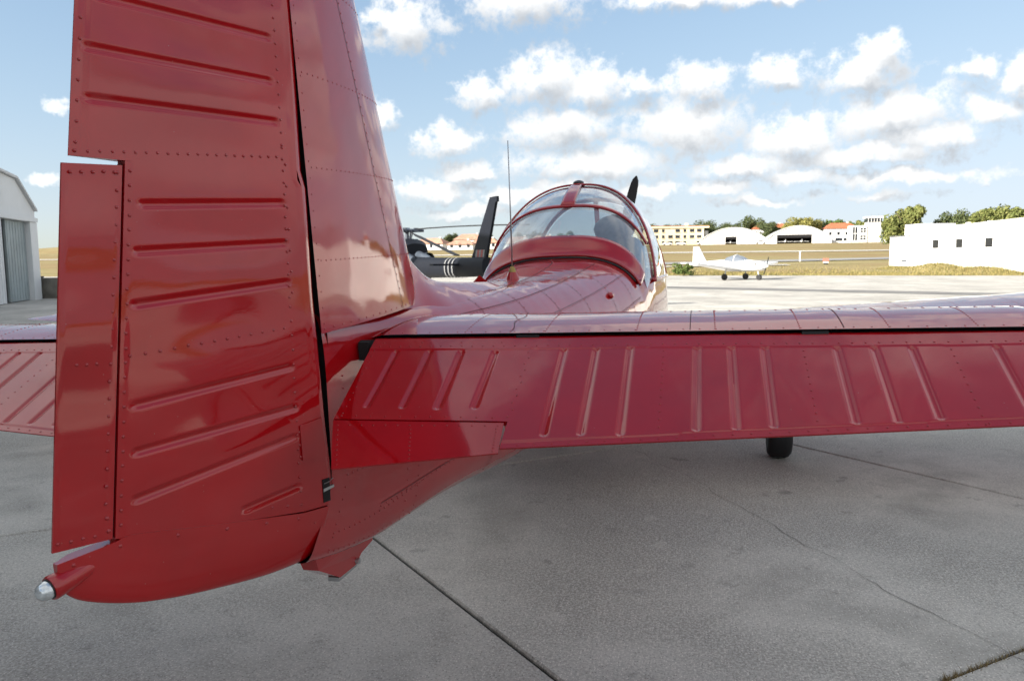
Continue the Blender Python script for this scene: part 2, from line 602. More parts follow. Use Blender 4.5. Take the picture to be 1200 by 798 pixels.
def interp(xs, ys):
    """monotone-ish cubic through points"""
    xs, ys = np.array(xs, float), np.array(ys, float)
    h = np.diff(xs)
    d = np.diff(ys) / h
    m = np.zeros(len(xs))
    m[0], m[-1] = d[0], d[-1]
    for i in range(1, len(xs) - 1):
        m[i] = 0 if d[i - 1] * d[i] <= 0 else 2 * d[i - 1] * d[i] / (d[i - 1] + d[i])

    def f(x):
        x = min(max(x, xs[0]), xs[-1])
        i = min(max(int(np.searchsorted(xs, x)) - 1, 0), len(h) - 1)
        t = (x - xs[i]) / h[i]
        return float((2 * t**3 - 3 * t**2 + 1) * ys[i] + (t**3 - 2 * t**2 + t) * h[i] * m[i] + (-2 * t**3 + 3 * t**2) * ys[i + 1] + (t**3 - t**2) * h[i] * m[i + 1])
    return f


def sstep(a, b, x):
    t = min(max((x - a) / (b - a), 0), 1)
    return t * t * (3 - 2 * t)


def seg_dist(px, py, a, b):
    ax, ay = a
    bx, by = b
    dx, dy = bx - ax, by - ay
    t = min(max(((px - ax) * dx + (py - ay) * dy) / (dx * dx + dy * dy), 0), 1)
    return math.hypot(px - ax - t * dx, py - ay - t * dy)


def bead_depth(s, z, beads, hw, dep):
    for a, b in beads:
        if min(a[1], b[1]) - hw <= z <= max(a[1], b[1]) + hw and min(a[0], b[0]) - hw <= s <= max(a[0], b[0]) + hw:
            d = seg_dist(s, z, a, b) / hw
            if d < 1:
                return -dep * (0.5 + 0.5 * math.cos(math.pi * d)) ** 0.75
    return 0.0


# ------------------------------------------------------------------ ground
def terrain_z(x, y):
    d = y + 0.12 * abs(x) * 0
    return 0.0225 * min(max(d - 60, 0), 262) if d > 60 else 0.0


mb = MB()
xs = sorted(set([-3000, -1500, -800, -500, -300, -200, -120, -80, -50, -30, -15, 0, 10, 20, 30, 45, 60, 80, 110, 150, 220, 350, 600, 1200, 3000]))
ys = sorted(set([-3000, -1000, -300, -100, -40, 0, 30, 50, 56, 58, 60, 64, 70, 80, 95, 110, 130, 160, 200, 240, 280, 310, 322, 330, 400, 600, 1000, 3000]))
vs = [(x, y, terrain_z(x, y) - 0.05) for y in ys for x in xs]
fs = [(j * len(xs) + i, j * len(xs) + i + 1, (j + 1) * len(xs) + i + 1, (j + 1) * len(xs) + i) for j in range(len(ys) - 1) for i in range(len(xs) - 1)]
mb.add(vs, fs)
tag(mb.build('ground', FIELD, smooth_=True), kind='structure')

# concrete slabs: joints run along e1 and e2
e1 = Vector((math.sin(R(133.5)), math.cos(R(133.5)), 0))
e2 = Vector((math.sin(R(49.5)), math.cos(R(49.5)), 0))
SL1, SL2 = 3.16, 3.40
O = Vector((-0.774, 1.884, 0)) + e1 * (-0.935)      # a slab corner where a joint along e1 meets one along e2
I0, I1, J0, J1 = -4, 6, -3, 5


def sp(i, j):
    return O + e1 * (SL1 * i) + e2 * (SL2 * j)


bm = bmesh.new()
outer = [(-75, -75), (75, -75), (75, 41.5), (-0.6, 55.6), (-75, 68)]
inner = [sp(I0, J0), sp(I1, J0), sp(I1, J1), sp(I0, J1)]
loops = []
for poly in (outer, inner):
    vs_ = [bm.verts.new((p[0], p[1], 0.0)) for p in poly]
    loops += [bm.edges.new((vs_[k], vs_[(k + 1) % len(vs_)])) for k in range(len(vs_))]
bmesh.ops.triangle_fill(bm, use_beauty=True, use_dissolve=False, edges=loops)
bmesh.ops.recalc_face_normals(bm, faces=bm.faces)
for f_ in bm.faces:
    if f_.normal.z < 0:
        f_.normal_flip()
me = bpy.data.meshes.new('apron')
bm.to_mesh(me)
bm.free()
me.materials.append(CONCFAR)
apron = tag(linked('apron', me), kind='structure')
mb = MB()
mb.add([inner[k] + Vector((0, 0, -0.018)) for k in range(4)], [(0, 1, 2, 3)])
mb.build('joint_filler', material('joint_filler', (0.03, 0.029, 0.027), 0.95, noise=(12, 0.3)), apron)


def slab_mesh(name, mat):
    g, b_ = 0.008, 0.007
    m_ = MB()
    lo, tp = [], []
    for (i, j) in ((0, 0), (1, 0), (1, 1), (0, 1)):
        gi_, gj_ = (g if i == 0 else -g), (g if j == 0 else -g)
        bi_, bj_ = (b_ if i == 0 else -b_), (b_ if j == 0 else -b_)
        base = e1 * (SL1 * i + gi_) + e2 * (SL2 * j + gj_)
        lo.append(base)
        tp.append(base + e1 * bi_ + e2 * bj_)
    vs_ = [p + Vector((0, 0, -0.03)) for p in lo] + [p + Vector((0, 0, -0.007)) for p in lo] + tp
    fs_ = [(k, (k + 1) % 4, 4 + (k + 1) % 4, 4 + k) for k in range(4)] + [(4 + k, 4 + (k + 1) % 4, 8 + (k + 1) % 4, 8 + k) for k in range(4)] + [(8, 9, 10, 11)]
    m_.add(vs_, fs_)
    return m_.mesh(name, mat, False)


slab_a, slab_b = slab_mesh('slab', CONC), slab_mesh('slab', CONCB)
for i in range(I0, I1):
    for j in range(J0, J1):
        o = linked('slab', slab_b if (j == -1 and i >= -1) else slab_a, apron, sp(i, j) + Vector((0, 0, random.uniform(-0.003, 0.0))))
# old crack wandering through the slabs
mb = MB()
pts = []
a, b = Vector((0.36, 3.99, 0.0)), Vector((2.1, 1.03, 0.0))
for k in range(60):
    t = k / 59
    p = a.lerp(b, t)
    p += Vector((1, 0.55, 0)) * (0.018 * math.sin(t * 7) + 0.010 * math.sin(t * 31) + random.uniform(-0.012, 0.012))
    pts.append(p)
nrm = Vector((0.86, 0.5, 0))
vs = []
for k, p in enumerate(pts):
    w = random.uniform(0.0004, 0.0022)
    vs += [p - nrm * w + Vector((0, 0, 0.0012)), p + nrm * w + Vector((0, 0, 0.0012))]
mb.add(vs, [(2 * k, 2 * k + 1, 2 * k + 3, 2 * k + 2) for k in range(59)])
mb.build('crack', material('crack_dirt', (0.15, 0.14, 0.125), 0.95), apron)
# weeds in a joint
mb = MB()
for k in range(420):
    t = random.random() ** 1.5
    p = Vector((1.66, 1.04, -0.008)).lerp(Vector((2.25, 1.545, -0.008)), t) + Vector((random.uniform(-.012, .012), random.uniform(-.012, .012), 0))
    h = random.uniform(0.006, 0.03)
    d_ = Vector((random.uniform(-1, 1), random.uniform(-1, 1), 0)) * h * 0.7
    w_ = Vector((random.uniform(-1, 1), random.uniform(-1, 1), 0)).normalized() * 0.0016
    mb.add([p - w_, p + w_, p + d_ + Vector((0, 0, h))], [(0, 1, 2)])
tag(mb.build('joint_weeds', GRASSDRY), 'dry weeds sprouting from the concrete joint at the lower right', 'weeds', kind='stuff')

# darker band laid across the far apron
mb = MB()
a, b = Vector((-30, 50.6, 0.004)), Vector((40, 11.2, 0.004))
nrm = Vector((0.49, 0.87, 0))
mb.add([a - nrm * 1.0, b - nrm * 1.1, b + nrm * 1.1, a + nrm * 1.0], [(0, 1, 2, 3)])
tag(mb.build('dark_strip', material('dark_band', (0.17, 0.165, 0.155), 0.9, noise=(0.7, 0.2))), kind='structure')


def strip(name, p0, p1, w, mat, n=14, dz=0.03):
    m_ = MB()
    a, b = Vector((*p0, 0)), Vector((*p1, 0))
    t = (b - a).normalized()
    nn = Vector((-t.y, t.x, 0)) * w / 2
    vs_ = []
    for k in range(n + 1):
        p = a.lerp(b, k / n)
        for q in (p - nn, p + nn):
            vs_.append((q.x, q.y, terrain_z(q.x, q.y) + dz))
    m_.add(vs_, [(2 * k + 1, 2 * k, 2 * k + 2, 2 * k + 3) for k in range(n)])
    return tag(m_.build(name, mat), kind='structure')


RUNWAY = material('runway_concrete', (0.55, 0.52, 0.46), 0.9, noise=(0.2, 0.1))
TAXI = material('taxiway', (0.26, 0.255, 0.24), 0.9, noise=(0.3, 0.15))
strip('runway', (-160, 152), (170, 150), 9, RUNWAY)
strip('taxiway', (-20, 78), (60, 118), 6.5, TAXI)
strip('taxiway', (-40, 68), (9, 79), 2.0, RUNWAY)

# ------------------------------------------------------------------ the red aircraft
BANK = R(1.5)
plane = empty('light_aircraft')
plane.rotation_euler = (0, -BANK, 0)
tag(plane, 'glossy red low wing aircraft filling the foreground, seen from behind its tail', 'aircraft')

# ---- fuselage section
YS = [-0.075, 0.10, 0.25, 0.66, 1.4, 2.0, 2.6, 3.14, 3.6, 4.3, 5.0, 5.6, 6.0]
f_w = interp(YS, [0.0560, 0.0630, 0.078, 0.145, 0.265, 0.36, 0.46, 0.545, 0.595, 0.625, 0.59, 0.50, 0.36])
f_zt = interp([-0.075, 0.1, 0.25, 0.66, 1.4, 1.9, 2.6, 3.0, 3.14, 3.28, 3.4, 3.575, 3.8, 4.087, 4.5, 4.9, 5.2, 5.6, 5.8, 6.0],
              [1.30, 1.285, 1.275, 1.283, 1.298, 1.318, 1.365, 1.398, 1.410, 1.535, 1.635, 1.755, 1.862, 1.94, 1.965, 1.93, 1.80, 1.42, 1.33, 1.22])
f_zb = interp(YS, [0.745, 0.70, 0.672, 0.645, 0.565, 0.53, 0.49, 0.455, 0.44, 0.42, 0.46, 0.55, 0.70])
f_zc = interp(YS, [1.03, 1.02, 1.01, 1.0, 0.97, 0.96, 0.95, 0.95, 0.95, 0.95, 0.95, 0.95, 0.95])
f_n = interp(YS, [4.4, 4.2, 3.6, 2.7, 2.35, 2.45, 2.6, 2.85, 2.75, 2.35, 2.3, 2.3, 2.2])
SILL = 1.25


def sec(y, phi, off=0.0, clip=False):
    w, zt, zb, zc, n = f_w(y) + off, f_zt(y) + off, f_zb(y) - off, f_zc(y), f_n(y)
    c, s = math.cos(phi), math.sin(phi)
    x = w * math.copysign(abs(c) ** (2 / n), c)
    z = zc + (zt - zc if s >= 0 else zc - zb) * math.copysign(abs(s) ** (2 / n), s)
    yy = y
    if y < 0.5:
        yy -= 0.095 * sstep(0.93, 0.745, z) * (1 - sstep(-0.075, 0.45, y))
    if clip and 3.16 < y < 5.62:
        z = min(z, SILL)
    return Vector((x, yy, z))


def sec_n(y, phi):
    a = sec(y, phi + 0.01) - sec(y, phi - 0.01)
    b = sec(y + 0.01, phi) - sec(y - 0.01, phi)
    n = a.cross(b)
    n.normalize()
    p = sec(y, phi)
    if n.dot(Vector((p.x, 0, p.z - f_zc(y)))) < 0:
        n = -n
    return n


def phi_sill(y):
    v = (SILL - f_zc(y)) / (f_zt(y) - f_zc(y))
    return math.asin(min(0.999, v) ** (f_n(y) / 2)) if v < 1 else math.pi / 2


stn = sorted(set([round(v, 4) for v in np.concatenate([np.linspace(-0.075, 0.5, 14), np.linspace(0.5, 3.1, 40), [3.13, 3.155, 3.17, 3.2], np.linspace(3.25, 5.6, 22), [5.64], np.linspace(5.7, 6.0, 6)])]))
mb = MB()
NP = 72
mb.grid(lambda u, v: sec(stn[int(round(v * (len(stn) - 1)))], 2 * math.pi * u, 0, True), NP, len(stn), True)
mb.f.append(tuple(range((len(stn) - 1) * NP, len(stn) * NP)))
fus = mb.build('fuselage', RED, plane, True, 40)
mb = MB()
ring = [sec(-0.03, 2 * math.pi * k / 40) * 1.0 for k in range(40)]
mb.add([Vector((p.x * 0.97, p.y, p.z)) for p in ring], [tuple(range(40))])
mb.build('tail_bulkhead', DARK, fus)

# seams and rivets of the rear deck
ms, mr = MB(), MB()


def fus_line(pts, w=0.0013, riv=0.0, inset=0.0):
    """pts: list of (y, phi)"""
    P_ = [sec(*q) + sec_n(*q) * 0.0009 for q in pts]
    N_ = [sec_n(*q) for q in pts]
    vs_ = []
    for k in range(len(P_)):
        t = (P_[min(k + 1, len(P_) - 1)] - P_[max(k - 1, 0)]).normalized()
        sd_ = t.cross(N_[k]).normalized()
        vs_ += [P_[k] - sd_ * w, P_[k] + sd_ * w]
    if w > 0.0005:
        ms.add(vs_, [(2 * k, 2 * k + 1, 2 * k + 3, 2 * k + 2) for k in range(len(P_) - 1)])
    if riv:
        acc_ = 0.0
        for k in range(1, len(P_)):
            L = (P_[k] - P_[k - 1]).length
            while acc_ < L:
                t = acc_ / L
                p = P_[k - 1].lerp(P_[k], t)
                sd_ = (P_[k] - P_[k - 1]).normalized().cross(N_[k])
                mr.rivet(p + sd_ * inset, N_[k], 0.0026, 0.0012)
                acc_ += riv
            acc_ -= L


for y in (0.95, 1.35, 1.72, 2.12, 2.55, 2.9):
    fus_line([(y, R(a)) for a in np.linspace(-60, 240, 70)], 0.0014, 0.028, 0.008)
for a in (12, 38, 62, 84, 104, 128, 152):
    fus_line([(y, R(a + 8 * (y - 2.2))) for y in np.linspace(0.75, 3.11, 40)], 0.0012, 0.03, 0.007)
for a in (-30, 0):
    fus_line([(y, R(a)) for y in np.linspace(0.2, 3.6, 50)], 0.0012, 0.03, 0.007)
# tail cone rivets beneath the tailplane
for a0, a1 in ((-8, -2), (-38, -20), (-62, -50)):
    fus_line([(y, R(a0 + (a1 - a0) * (y - 0.02) / 1.2)) for y in np.linspace(0.0, 1.25, 30)], 0.0004, 0.026, 0.0)
for y in (0.0, 0.32, 0.38):
    fus_line([(y, R(a)) for a in np.linspace(-80, 15, 40)], 0.0003, 0.03, 0.0)
tag(ms.build('panel_seams', SEAM, fus), kind='stuff')
tag(mr.build('rivets', RIV, fus, True, 50), kind='stuff')

# small fittings on the deck
mb = MB()
mb.tube([(0.012, 1.906, 1.31), (0.012, 1.906, 1.335), (0.012, 1.906, 1.352)], [0.036, 0.027, 0.02], 14)
an = mb.build('antenna', RED, plane, True, 40)
mb = MB()
mb.tube([(0.012, 1.906, 1.352), (0.012, 1.906, 1.366), (0.012, 1.906, 1.378)], [0.019, 0.015, 0.008], 12)
mb.build('antenna_collar', BRASS, an, True, 40)
mb = MB()
mb.tube([(0.012, 1.906, 1.37), (0.008, 1.925, 1.66), (0.0, 1.954, 1.973)], [0.0042, 0.0034, 0.0022], 8)
mb.build('antenna_whip', STEEL, an, True)
mb = MB()
p = sec(2.55, R(31))
mb.ellipsoid(p + Vector((0.0, 0, 0.004)), (0.019, 0.045, 0.021))
mb.build('air_vent', RED, plane, True)
mb = MB()
q = sec(1.78, R(104))
mb.add([q + Vector(d) for d in ((-0.05, -0.06, -0.01), (0.06, -0.05, -0.01), (0.0, -0.055, 0.042), (0.01, 0.10, -0.005))], [(0, 1, 2), (0, 2, 3), (1, 3, 2), (0, 3, 1)])
mb.build('air_scoop', RED, plane)

# ---- canopy
canopy = empty('canopy')
canopy.parent = plane


def y_hoop(phi):
    return 3.44 + 0.62 * max(math.sin(phi), 0) ** 1.5


def cpatch(m_, ya, yb, p0, p1, nu=40, nv=8, off=0.0):
    """patch of the canopy skin between y = ya(phi) and yb(phi) for phi in p0..p1 (fractions of the sill-to-sill arc)"""
    def fn(u, v):
        t = p0 + (p1 - p0) * u
        ph = None
        ymid = 0.5 * (ya(R(20 + 140 * t)) + yb(R(20 + 140 * t)))
        ps = phi_sill(ymid)
        ph = ps + (math.pi - 2 * ps) * t
        a, b_ = ya(ph), yb(ph)
        y = a + (b_ - a) * v
        return sec(y, ph, off)
    m_.grid(fn, nu, nv)


def solid(o, th=0.008):
    md = o.modifiers.new('thickness', 'SOLIDIFY')
    md.thickness = th
    md.offset = -1
    return o


YA, YB, YC = 3.145, 3.285, 3.575
m_ = MB()
cpatch(m_, lambda p: YA, lambda p: YB, 0, 1, 60, 8, 0.010)
solid(m_.build('base_frame', RED, canopy, True), 0.012)
m_ = MB()
m_.tube([sec(YA - 0.006, phi_sill(YA) + (math.pi - 2 * phi_sill(YA)) * k / 40, 0.004) for k in range(41)], 0.007, 8)
m_.build('seal', BLACK, canopy, True)
m_ = MB()
cpatch(m_, lambda p: YC - 0.014, lambda p: YC + 0.016, 0.13, 0.87, 60, 3, 0.006)
solid(m_.build('window_arch', RED, canopy, True), 0.012)
m_ = MB()
cpatch(m_, lambda p: y_hoop(p) - 0.024, lambda p: y_hoop(p) + 0.036, 0, 1, 70, 4, 0.008)
solid(m_.build('hoop_frame', RED, canopy, True), 0.014)
m_ = MB()
cpatch(m_, lambda p: YC, lambda p: y_hoop(p), 0.489, 0.511, 6, 10, 0.007)
solid(m_.build('centre_strut', RED, canopy, True), 0.014)
m_ = MB()
cpatch(m_, lambda p: YB, lambda p: min(YC, y_hoop(p)), 0.0, 1.0, 50, 8, 0.002)
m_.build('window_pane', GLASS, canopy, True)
for a, b_ in ((0.17, 0.5), (0.5, 0.83)):
    m_ = MB()
    cpatch(m_, lambda p: YC, lambda p: max(YC + 0.001, y_hoop(p)), a, b_, 30, 8, 0.002)
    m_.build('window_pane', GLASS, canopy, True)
for a, b_ in ((0.0, 0.5), (0.5, 1.0)):
    m_ = MB()
    cpatch(m_, lambda p: y_hoop(p) + 0.04, lambda p: 5.02, a, b_, 30, 14, 0.002)
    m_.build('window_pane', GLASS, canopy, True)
m_ = MB()
cpatch(m_, lambda p: 5.0, lambda p: 5.05, 0, 1, 60, 3, 0.008)
solid(m_.build('windscreen_frame', RED, canopy, True), 0.014)
m_ = MB()
cpatch(m_, lambda p: 5.05, lambda p: 5.55, 0, 1, 40, 8, 0.002)
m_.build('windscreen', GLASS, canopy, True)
for s in (0, 1):
    m_ = MB()
    pts = []
    for k in range(30):
        y = 3.46 + (5.5 - 3.46) * k / 29
        ps = phi_sill(y)
        pts.append(sec(y, ps if s == 0 else math.pi - ps, 0.006))
    m_.tube(pts, 0.016, 8)
    m_.build('sill_rail', RED, canopy, True)
# beacon on the hoop
m_ = MB()
tp = sec(4.09, math.pi / 2)
m_.tube([tp + Vector((0, 0, -0.01)), tp + Vector((0, 0, 0.02))], [0.05, 0.046], 14)
bc = m_.build('beacon_base', RED, canopy, True, 40)
m_ = MB()
m_.ellipsoid(tp + Vector((0, 0, 0.025)), (0.042, 0.042, 0.022))
m_.build('beacon_cap', GLOSSBLACK, canopy, True)
# cockpit interior
mb = MB()
mb.grid(lambda u, v: Vector(((u - 0.5) * 2 * 0.52, 3.16 + 0.5 * v, 1.262 - 0.10 * v)), 6, 4)
mb.build('rear_shelf', material('cockpit_trim', (0.09, 0.085, 0.085), 0.8, noise=(15, 0.2)), plane)
for sx_, sz_ in ((-0.26, 0.56), (0.28, 0.74)):
    st = empty('seat', (sx_, 4.05, sz_))
    st.parent = plane
    mb = MB()
    mb.grid(lambda u, v: Vector((0.24 * math.copysign(abs(math.cos(2 * math.pi * u)) ** 0.55, math.cos(2 * math.pi * u)) * (1 - 0.15 * v),
                                 -0.14 * v + 0.06 * math.sin(2 * math.pi * u), 0.2 + 0.62 * v - 0.06 * (abs(math.cos(2 * math.pi * u)) ** 2) * v)), 24, 10, True)
    mb.f.append(tuple(range(9 * 24, 10 * 24)))
    mb.build('seat_back', SEATM, st, True, 60)
    mb = MB()
    mb.ellipsoid((0.0, -0.16, 0.87), (0.15, 0.05, 0.10))
    mb.build('headrest', SEATM, st, True)
mb = MB()
mb.grid(lambda u, v: Vector(((u - 0.5) * 0.98, 5.0 + 0.45 * v, 1.28 + 0.13 * math.sin(math.pi * u) * (1 - 0.3 * v))), 20, 5)
mb.grid(lambda u, v: Vector(((u - 0.5) * 0.98, 5.0, 1.0 + v * (0.28 + 0.13 * math.sin(math.pi * u)))), 20, 4)
mb.build('instrument_panel', BLACK, plane, True, 40)
mb = MB()
mb.tube([(0.05, 4.9, 1.3), (0.0, 5.02, 1.9)], 0.022, 8)
mb.build('windscreen_post', RED, plane, True)

# ---- fin
FH = 2.40


def fin_te(z):
    return -0.090 - 0.0593 * (z - 1.239)


def fin_le(z):
    return 0.475 - 0.461 * (z - 1.659)


def fin_t(q, z):
    k = 1 - 0.12 * (z - 1.24)
    if q < 0.35:
        return k * (0.0595 + 0.0085 * math.sin(q / 0.35 * math.pi / 2))
    return k * 0.068 * math.sqrt(max(0, 1 - ((q - 0.35) / 0.65) ** 2))


def fin_pt(q, z, side, off=0.0):
    a, b = fin_te(z), fin_le(z)
    return Vector((side * (fin_t(q, z) + off), a + (b - a) * q, z))


def fin_zb(q):
    return 1.252 + 0.035 * q


mb = MB()
QQ = [1 - (1 - k / 30) ** 1.6 for k in range(31)]


def fin_fn(u, v):
    k = u * 60 - 30
    q = QQ[30 - int(round(abs(k)))]
    zb_ = fin_zb(q)
    return fin_pt(q, zb_ + (FH - zb_) * v, -1 if k < 0 else 1)


mb.grid(fin_fn, 61, 60)
top = [fin_fn(k / 60, 1.0) for k in range(61)]
mb.add(top, [tuple(range(61))])
fin = mb.build('fin', RED, plane, True, 35)
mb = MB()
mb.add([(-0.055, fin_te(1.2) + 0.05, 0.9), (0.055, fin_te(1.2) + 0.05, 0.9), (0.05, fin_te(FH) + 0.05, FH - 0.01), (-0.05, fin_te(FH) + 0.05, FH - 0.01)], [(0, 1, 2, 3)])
mb.build('spar_web', DARK, fin)  # plate coloured near-black to paint the deep shade in the rudder gap
mr, ms = MB(), MB()


def fin_n(q, z):
    a = fin_pt(min(q + 0.01, 1), z, 1) - fin_pt(max(q - 0.01, 0), z, 1)
    n = a.cross(Vector((0, 0, 1)))
    if n.x < 0:
        n = -n
    return n.normalized()


def fin_rivets(qz, sp_=0.024, r=0.0024):
    P_ = [fin_pt(q, z, 1) for q, z in qz]
    acc_ = 0
    for k in range(1, len(P_)):
        L = (P_[k] - P_[k - 1]).length
        while acc_ < L:
            t = acc_ / L
            q = qz[k - 1][0] + (qz[k][0] - qz[k - 1][0]) * t
            z = qz[k - 1][1] + (qz[k][1] - qz[k - 1][1]) * t
            mr.rivet(fin_pt(q, z, 1), fin_n(q, z), r, 0.0013)
            acc_ += sp_
        acc_ -= L


def q_of(y, z):
    return (y - fin_te(z)) / (fin_le(z) - fin_te(z))


zz = list(np.linspace(1.275, FH - 0.02, 40))
fin_rivets([(q_of(fin_te(z) + 0.015, z), z) for z in zz], 0.036)
fin_rivets([(q_of(0.408 - 0.424 * (z - 1.276), z), z) for z in zz], 0.022)
spar = [(q_of(0.399 - 0.424 * (z - 1.276), z), z) for z in zz]
for za, zb_ in ((1.822, 1.842), (1.621, 1.645), (1.416, 1.436), (2.03, 2.05), (2.22, 2.24)):
    fin_rivets([(q, za + (zb_ - za) * q) for q in np.linspace(0.04, 0.985, 24)], 0.022)
fin_rivets([(q, fin_zb(q) + 0.010) for q in np.linspace(0.02, 0.9, 20)], 0.042, 0.003)
# lap seam in front of the spar
pts = [fin_pt(q, z, 1, 0.0008) for q, z in spar]
vs = []
for p in pts:
    vs += [p + Vector((0.0, -0.0011, 0)), p + Vector((0.0, 0.0011, 0))]
ms.add(vs, [(2 * k, 2 * k + 1, 2 * k + 3, 2 * k + 2) for k in range(len(pts) - 1)])
tag(mr.build('rivets', RIV, fin, True, 50), kind='stuff')
tag(ms.build('panel_seams', SEAM, fin), kind='stuff')

# ---- dorsal fillet running from the fin to the deck
ridge = interp([0.30, 0.40, 0.475, 0.56, 0.642, 0.742, 0.9, 1.2, 1.67, 1.92], [1.76, 1.70, 1.635, 1.505, 1.427, 1.375, 1.348, 1.333, 1.317, 1.312])
halfw = interp([0.30, 0.42, 0.52, 0.66, 0.85, 1.1, 1.5, 1.92], [0.040, 0.050, 0.064, 0.095, 0.115, 0.105, 0.08, 0.012])


def fus_top(x, y):
    w, zt, zc, n = f_w(y), f_zt(y), f_zc(y), f_n(y)
    return zc + (zt - zc) * max(0.0, 1 - min(0.999, abs(x) / w) ** n) ** (1 / n)


def dors(u, v):
    y = 0.42 + 1.50 * v ** 1.3
    hw = halfw(y)
    x = (u * 2 - 1) * hw
    zb_ = fus_top(hw, y) - 0.006
    k = abs(u * 2 - 1)
    zr = ridge(y)
    z = zb_ + (zr - zb_) * (1 - k) ** (1.0 + 1.1 * sstep(1.36, 1.5, zr)) if k > 0.12 else zb_ + (zr - zb_) * ((1 - 0.12) ** (1.0 + 1.1 * sstep(1.36, 1.5, zr)) + (1 - (k / 0.12) ** 2) * 0.04)
    return Vector((x, y, z))


mb = MB()
mb.grid(dors, 41, 46)
dorsal = mb.build('dorsal_fillet', RED, plane, True, 60)

# ---- rudder, swung to the left
RA = R(19.2)
RP0 = Vector((0.055, -0.124, 0))
rd = Vector((-math.sin(RA), -math.cos(RA), 0))
rn = Vector((math.cos(RA), -math.sin(RA), 0))
RTOP = 2.36


def rp(s, z, h=0.0):
    return RP0 + rd * s + rn * h + Vector((0, 0, z))


def r_front(z):
    return float(np.interp(z, [0.74, 0.78, 0.855, 0.92, 1.065, 1.243, 1.344, 1.575, 1.59, 1.65, 2.4], [0.02, 0.0, -0.015, -0.019, -0.009, -0.001, 0.004, 0.005, 0.016, 0.016, 0.012]))


def r_te(z):
    return 0.496 - 0.132 * (z - 1.593)


def r_hinge(z):
    return 0.402 + (0.478 - 0.402) * (1.594 - z) / (1.594 - 0.943)


def r_tabte(z):
    return 0.508 + (0.58 - 0.508) * (1.582 - z) / (1.582 - 0.954)


def r_seam(s):
    return float(np.interp(s, [-0.02, 0.059, 0.30, 0.44, 0.455, 0.478, 0.58], [0.862, 0.868, 0.914, 0.9435, 0.9455, 0.941, 0.935]))


def r_thick(s, z):
    k = 1 - 0.10 * (z - 1.2)
    te = r_te(z) if z > 1.597 else r_tabte(z)
    return max(0.004, 0.112 * k * (1 - s / (te + 0.004)))


RB = [((0.424, 1.867), (0.072, 1.875)), ((0.446, 1.779), (0.075, 1.787)), ((0.452, 1.695), (0.067, 1.706)), ((0.373, 1.523), (0.063, 1.539)),
      ((0.39, 1.44), (0.063, 1.455)), ((0.401, 1.347), (0.063, 1.372)), ((0.417, 1.169), (0.069, 1.191)), ((0.424, 1.086), (0.064, 1.101)),
      ((0.432, 1.002), (0.069, 1.038)), ((0.206, 0.917), (0.067, 0.927)), ((0.41, 1.955), (0.072, 1.962)), ((0.40, 2.04), (0.072, 2.046)), ((0.385, 2.125), (0.072, 2.13))]


def pillow(s, z):
    """slight oil-canning of the sheet between the rivet rows"""
    return 0.0011 * math.sin(z * 36.9 + 0.6) * math.sin(s * 7.2) + 0.0008 * math.sin(z * 11 + s * 9)


def rud_lo(u, v):
    s0 = r_front(1.2) + (r_hinge(1.25) - 0.002 - r_front(1.2)) * u
    z = r_seam(s0) + (1.597 - r_seam(s0)) * v
    s = r_front(z) + (r_hinge(z) - 0.002 - r_front(z)) * u
    h = bead_depth(s, z, RB, 0.0105, 0.0048) + pillow(s, z) * (1 if 0.03 < u < 0.97 else 0)
    return rp(s, z, h)


def rud_hi(u, v):
    z = 1.597 + (RTOP - 1.597) * v
    s = r_front(z) + (r_te(z) - r_front(z)) * u
    h = bead_depth(s, z, RB, 0.0105, 0.0048) + pillow(s, z) * (1 if 0.03 < u < 0.97 else 0)
    if s > r_te(z) - 0.0225:
        h -= 0.0016
    return rp(s, z, h)


mb = MB()
mb.grid(rud_lo, 90, 420)
mb.grid(rud_hi, 90, 440)
# left skin, nose and closing ribs
for fn_, zz_ in ((rud_lo, 40), (rud_hi, 40)):
    def lf(u, v, fn_=fn_):
        p = fn_(0.001 + 0.998 * u, v)
        q = p - RP0
        s = q.dot(rd)
        return rp(s, p.z, -r_thick(s, p.z))
    mb.grid(lambda u, v: lf(1 - u, v), 16, zz_)


def nose(u, v):
    z = 0.90 + (RTOP - 0.90) * v
    a = math.pi * u
    T = r_thick(r_front(z), z)
    p = rp(r_front(z), z, -T / 2)
    return p + rn * (math.cos(a) * T / 2) - rd * (math.sin(a) * 0.035)


mb.grid(nose, 12, 40)


def closing(z, s0, s1):
    n = 20
    vs_ = []
    for k in range(n + 1):
        s = s0 + (s1 - s0) * k / n
        vs_ += [rp(s, z, -0.0005), rp(s, z, -r_thick(s, z))]
    mb.add(vs_, [(2 * k, 2 * k + 1, 2 * k + 3, 2 * k + 2) for k in range(n)])


closing(1.5972, r_hinge(1.597) - 0.004, r_te(1.597))
closing(RTOP, r_front(RTOP), r_te(RTOP))
mb.add([rp(r_hinge(1.597) - 0.002, 1.597, 0), rp(r_hinge(1.597) - 0.002, 1.597, -r_thick(0.4, 1.59)), rp(r_hinge(0.94) - 0.002, 0.94, -r_thick(0.478, 0.94)), rp(r_hinge(0.94) - 0.002, 0.94, 0)], [(0, 1, 2, 3)])
rudder = mb.build('rudder', RED, plane, True, 30)
mb = MB()
mb.add([rp(r_hinge(1.59) + 0.0005, 1.592, -0.004), rp(r_hinge(1.59) + 0.0005, 1.592, -0.02), rp(r_hinge(0.95) + 0.0005, 0.945, -0.02), rp(r_hinge(0.95) + 0.0005, 0.945, -0.004)], [(0, 1, 2, 3)])
mb.add([rp(r_hinge(1.59) - 0.001, 1.592, -0.006), rp(r_hinge(1.59) + 0.006, 1.592, -0.006), rp(r_hinge(0.95) + 0.006, 0.945, -0.006), rp(r_hinge(0.95) - 0.001, 0.945, -0.006)], [(0, 1, 2, 3)])
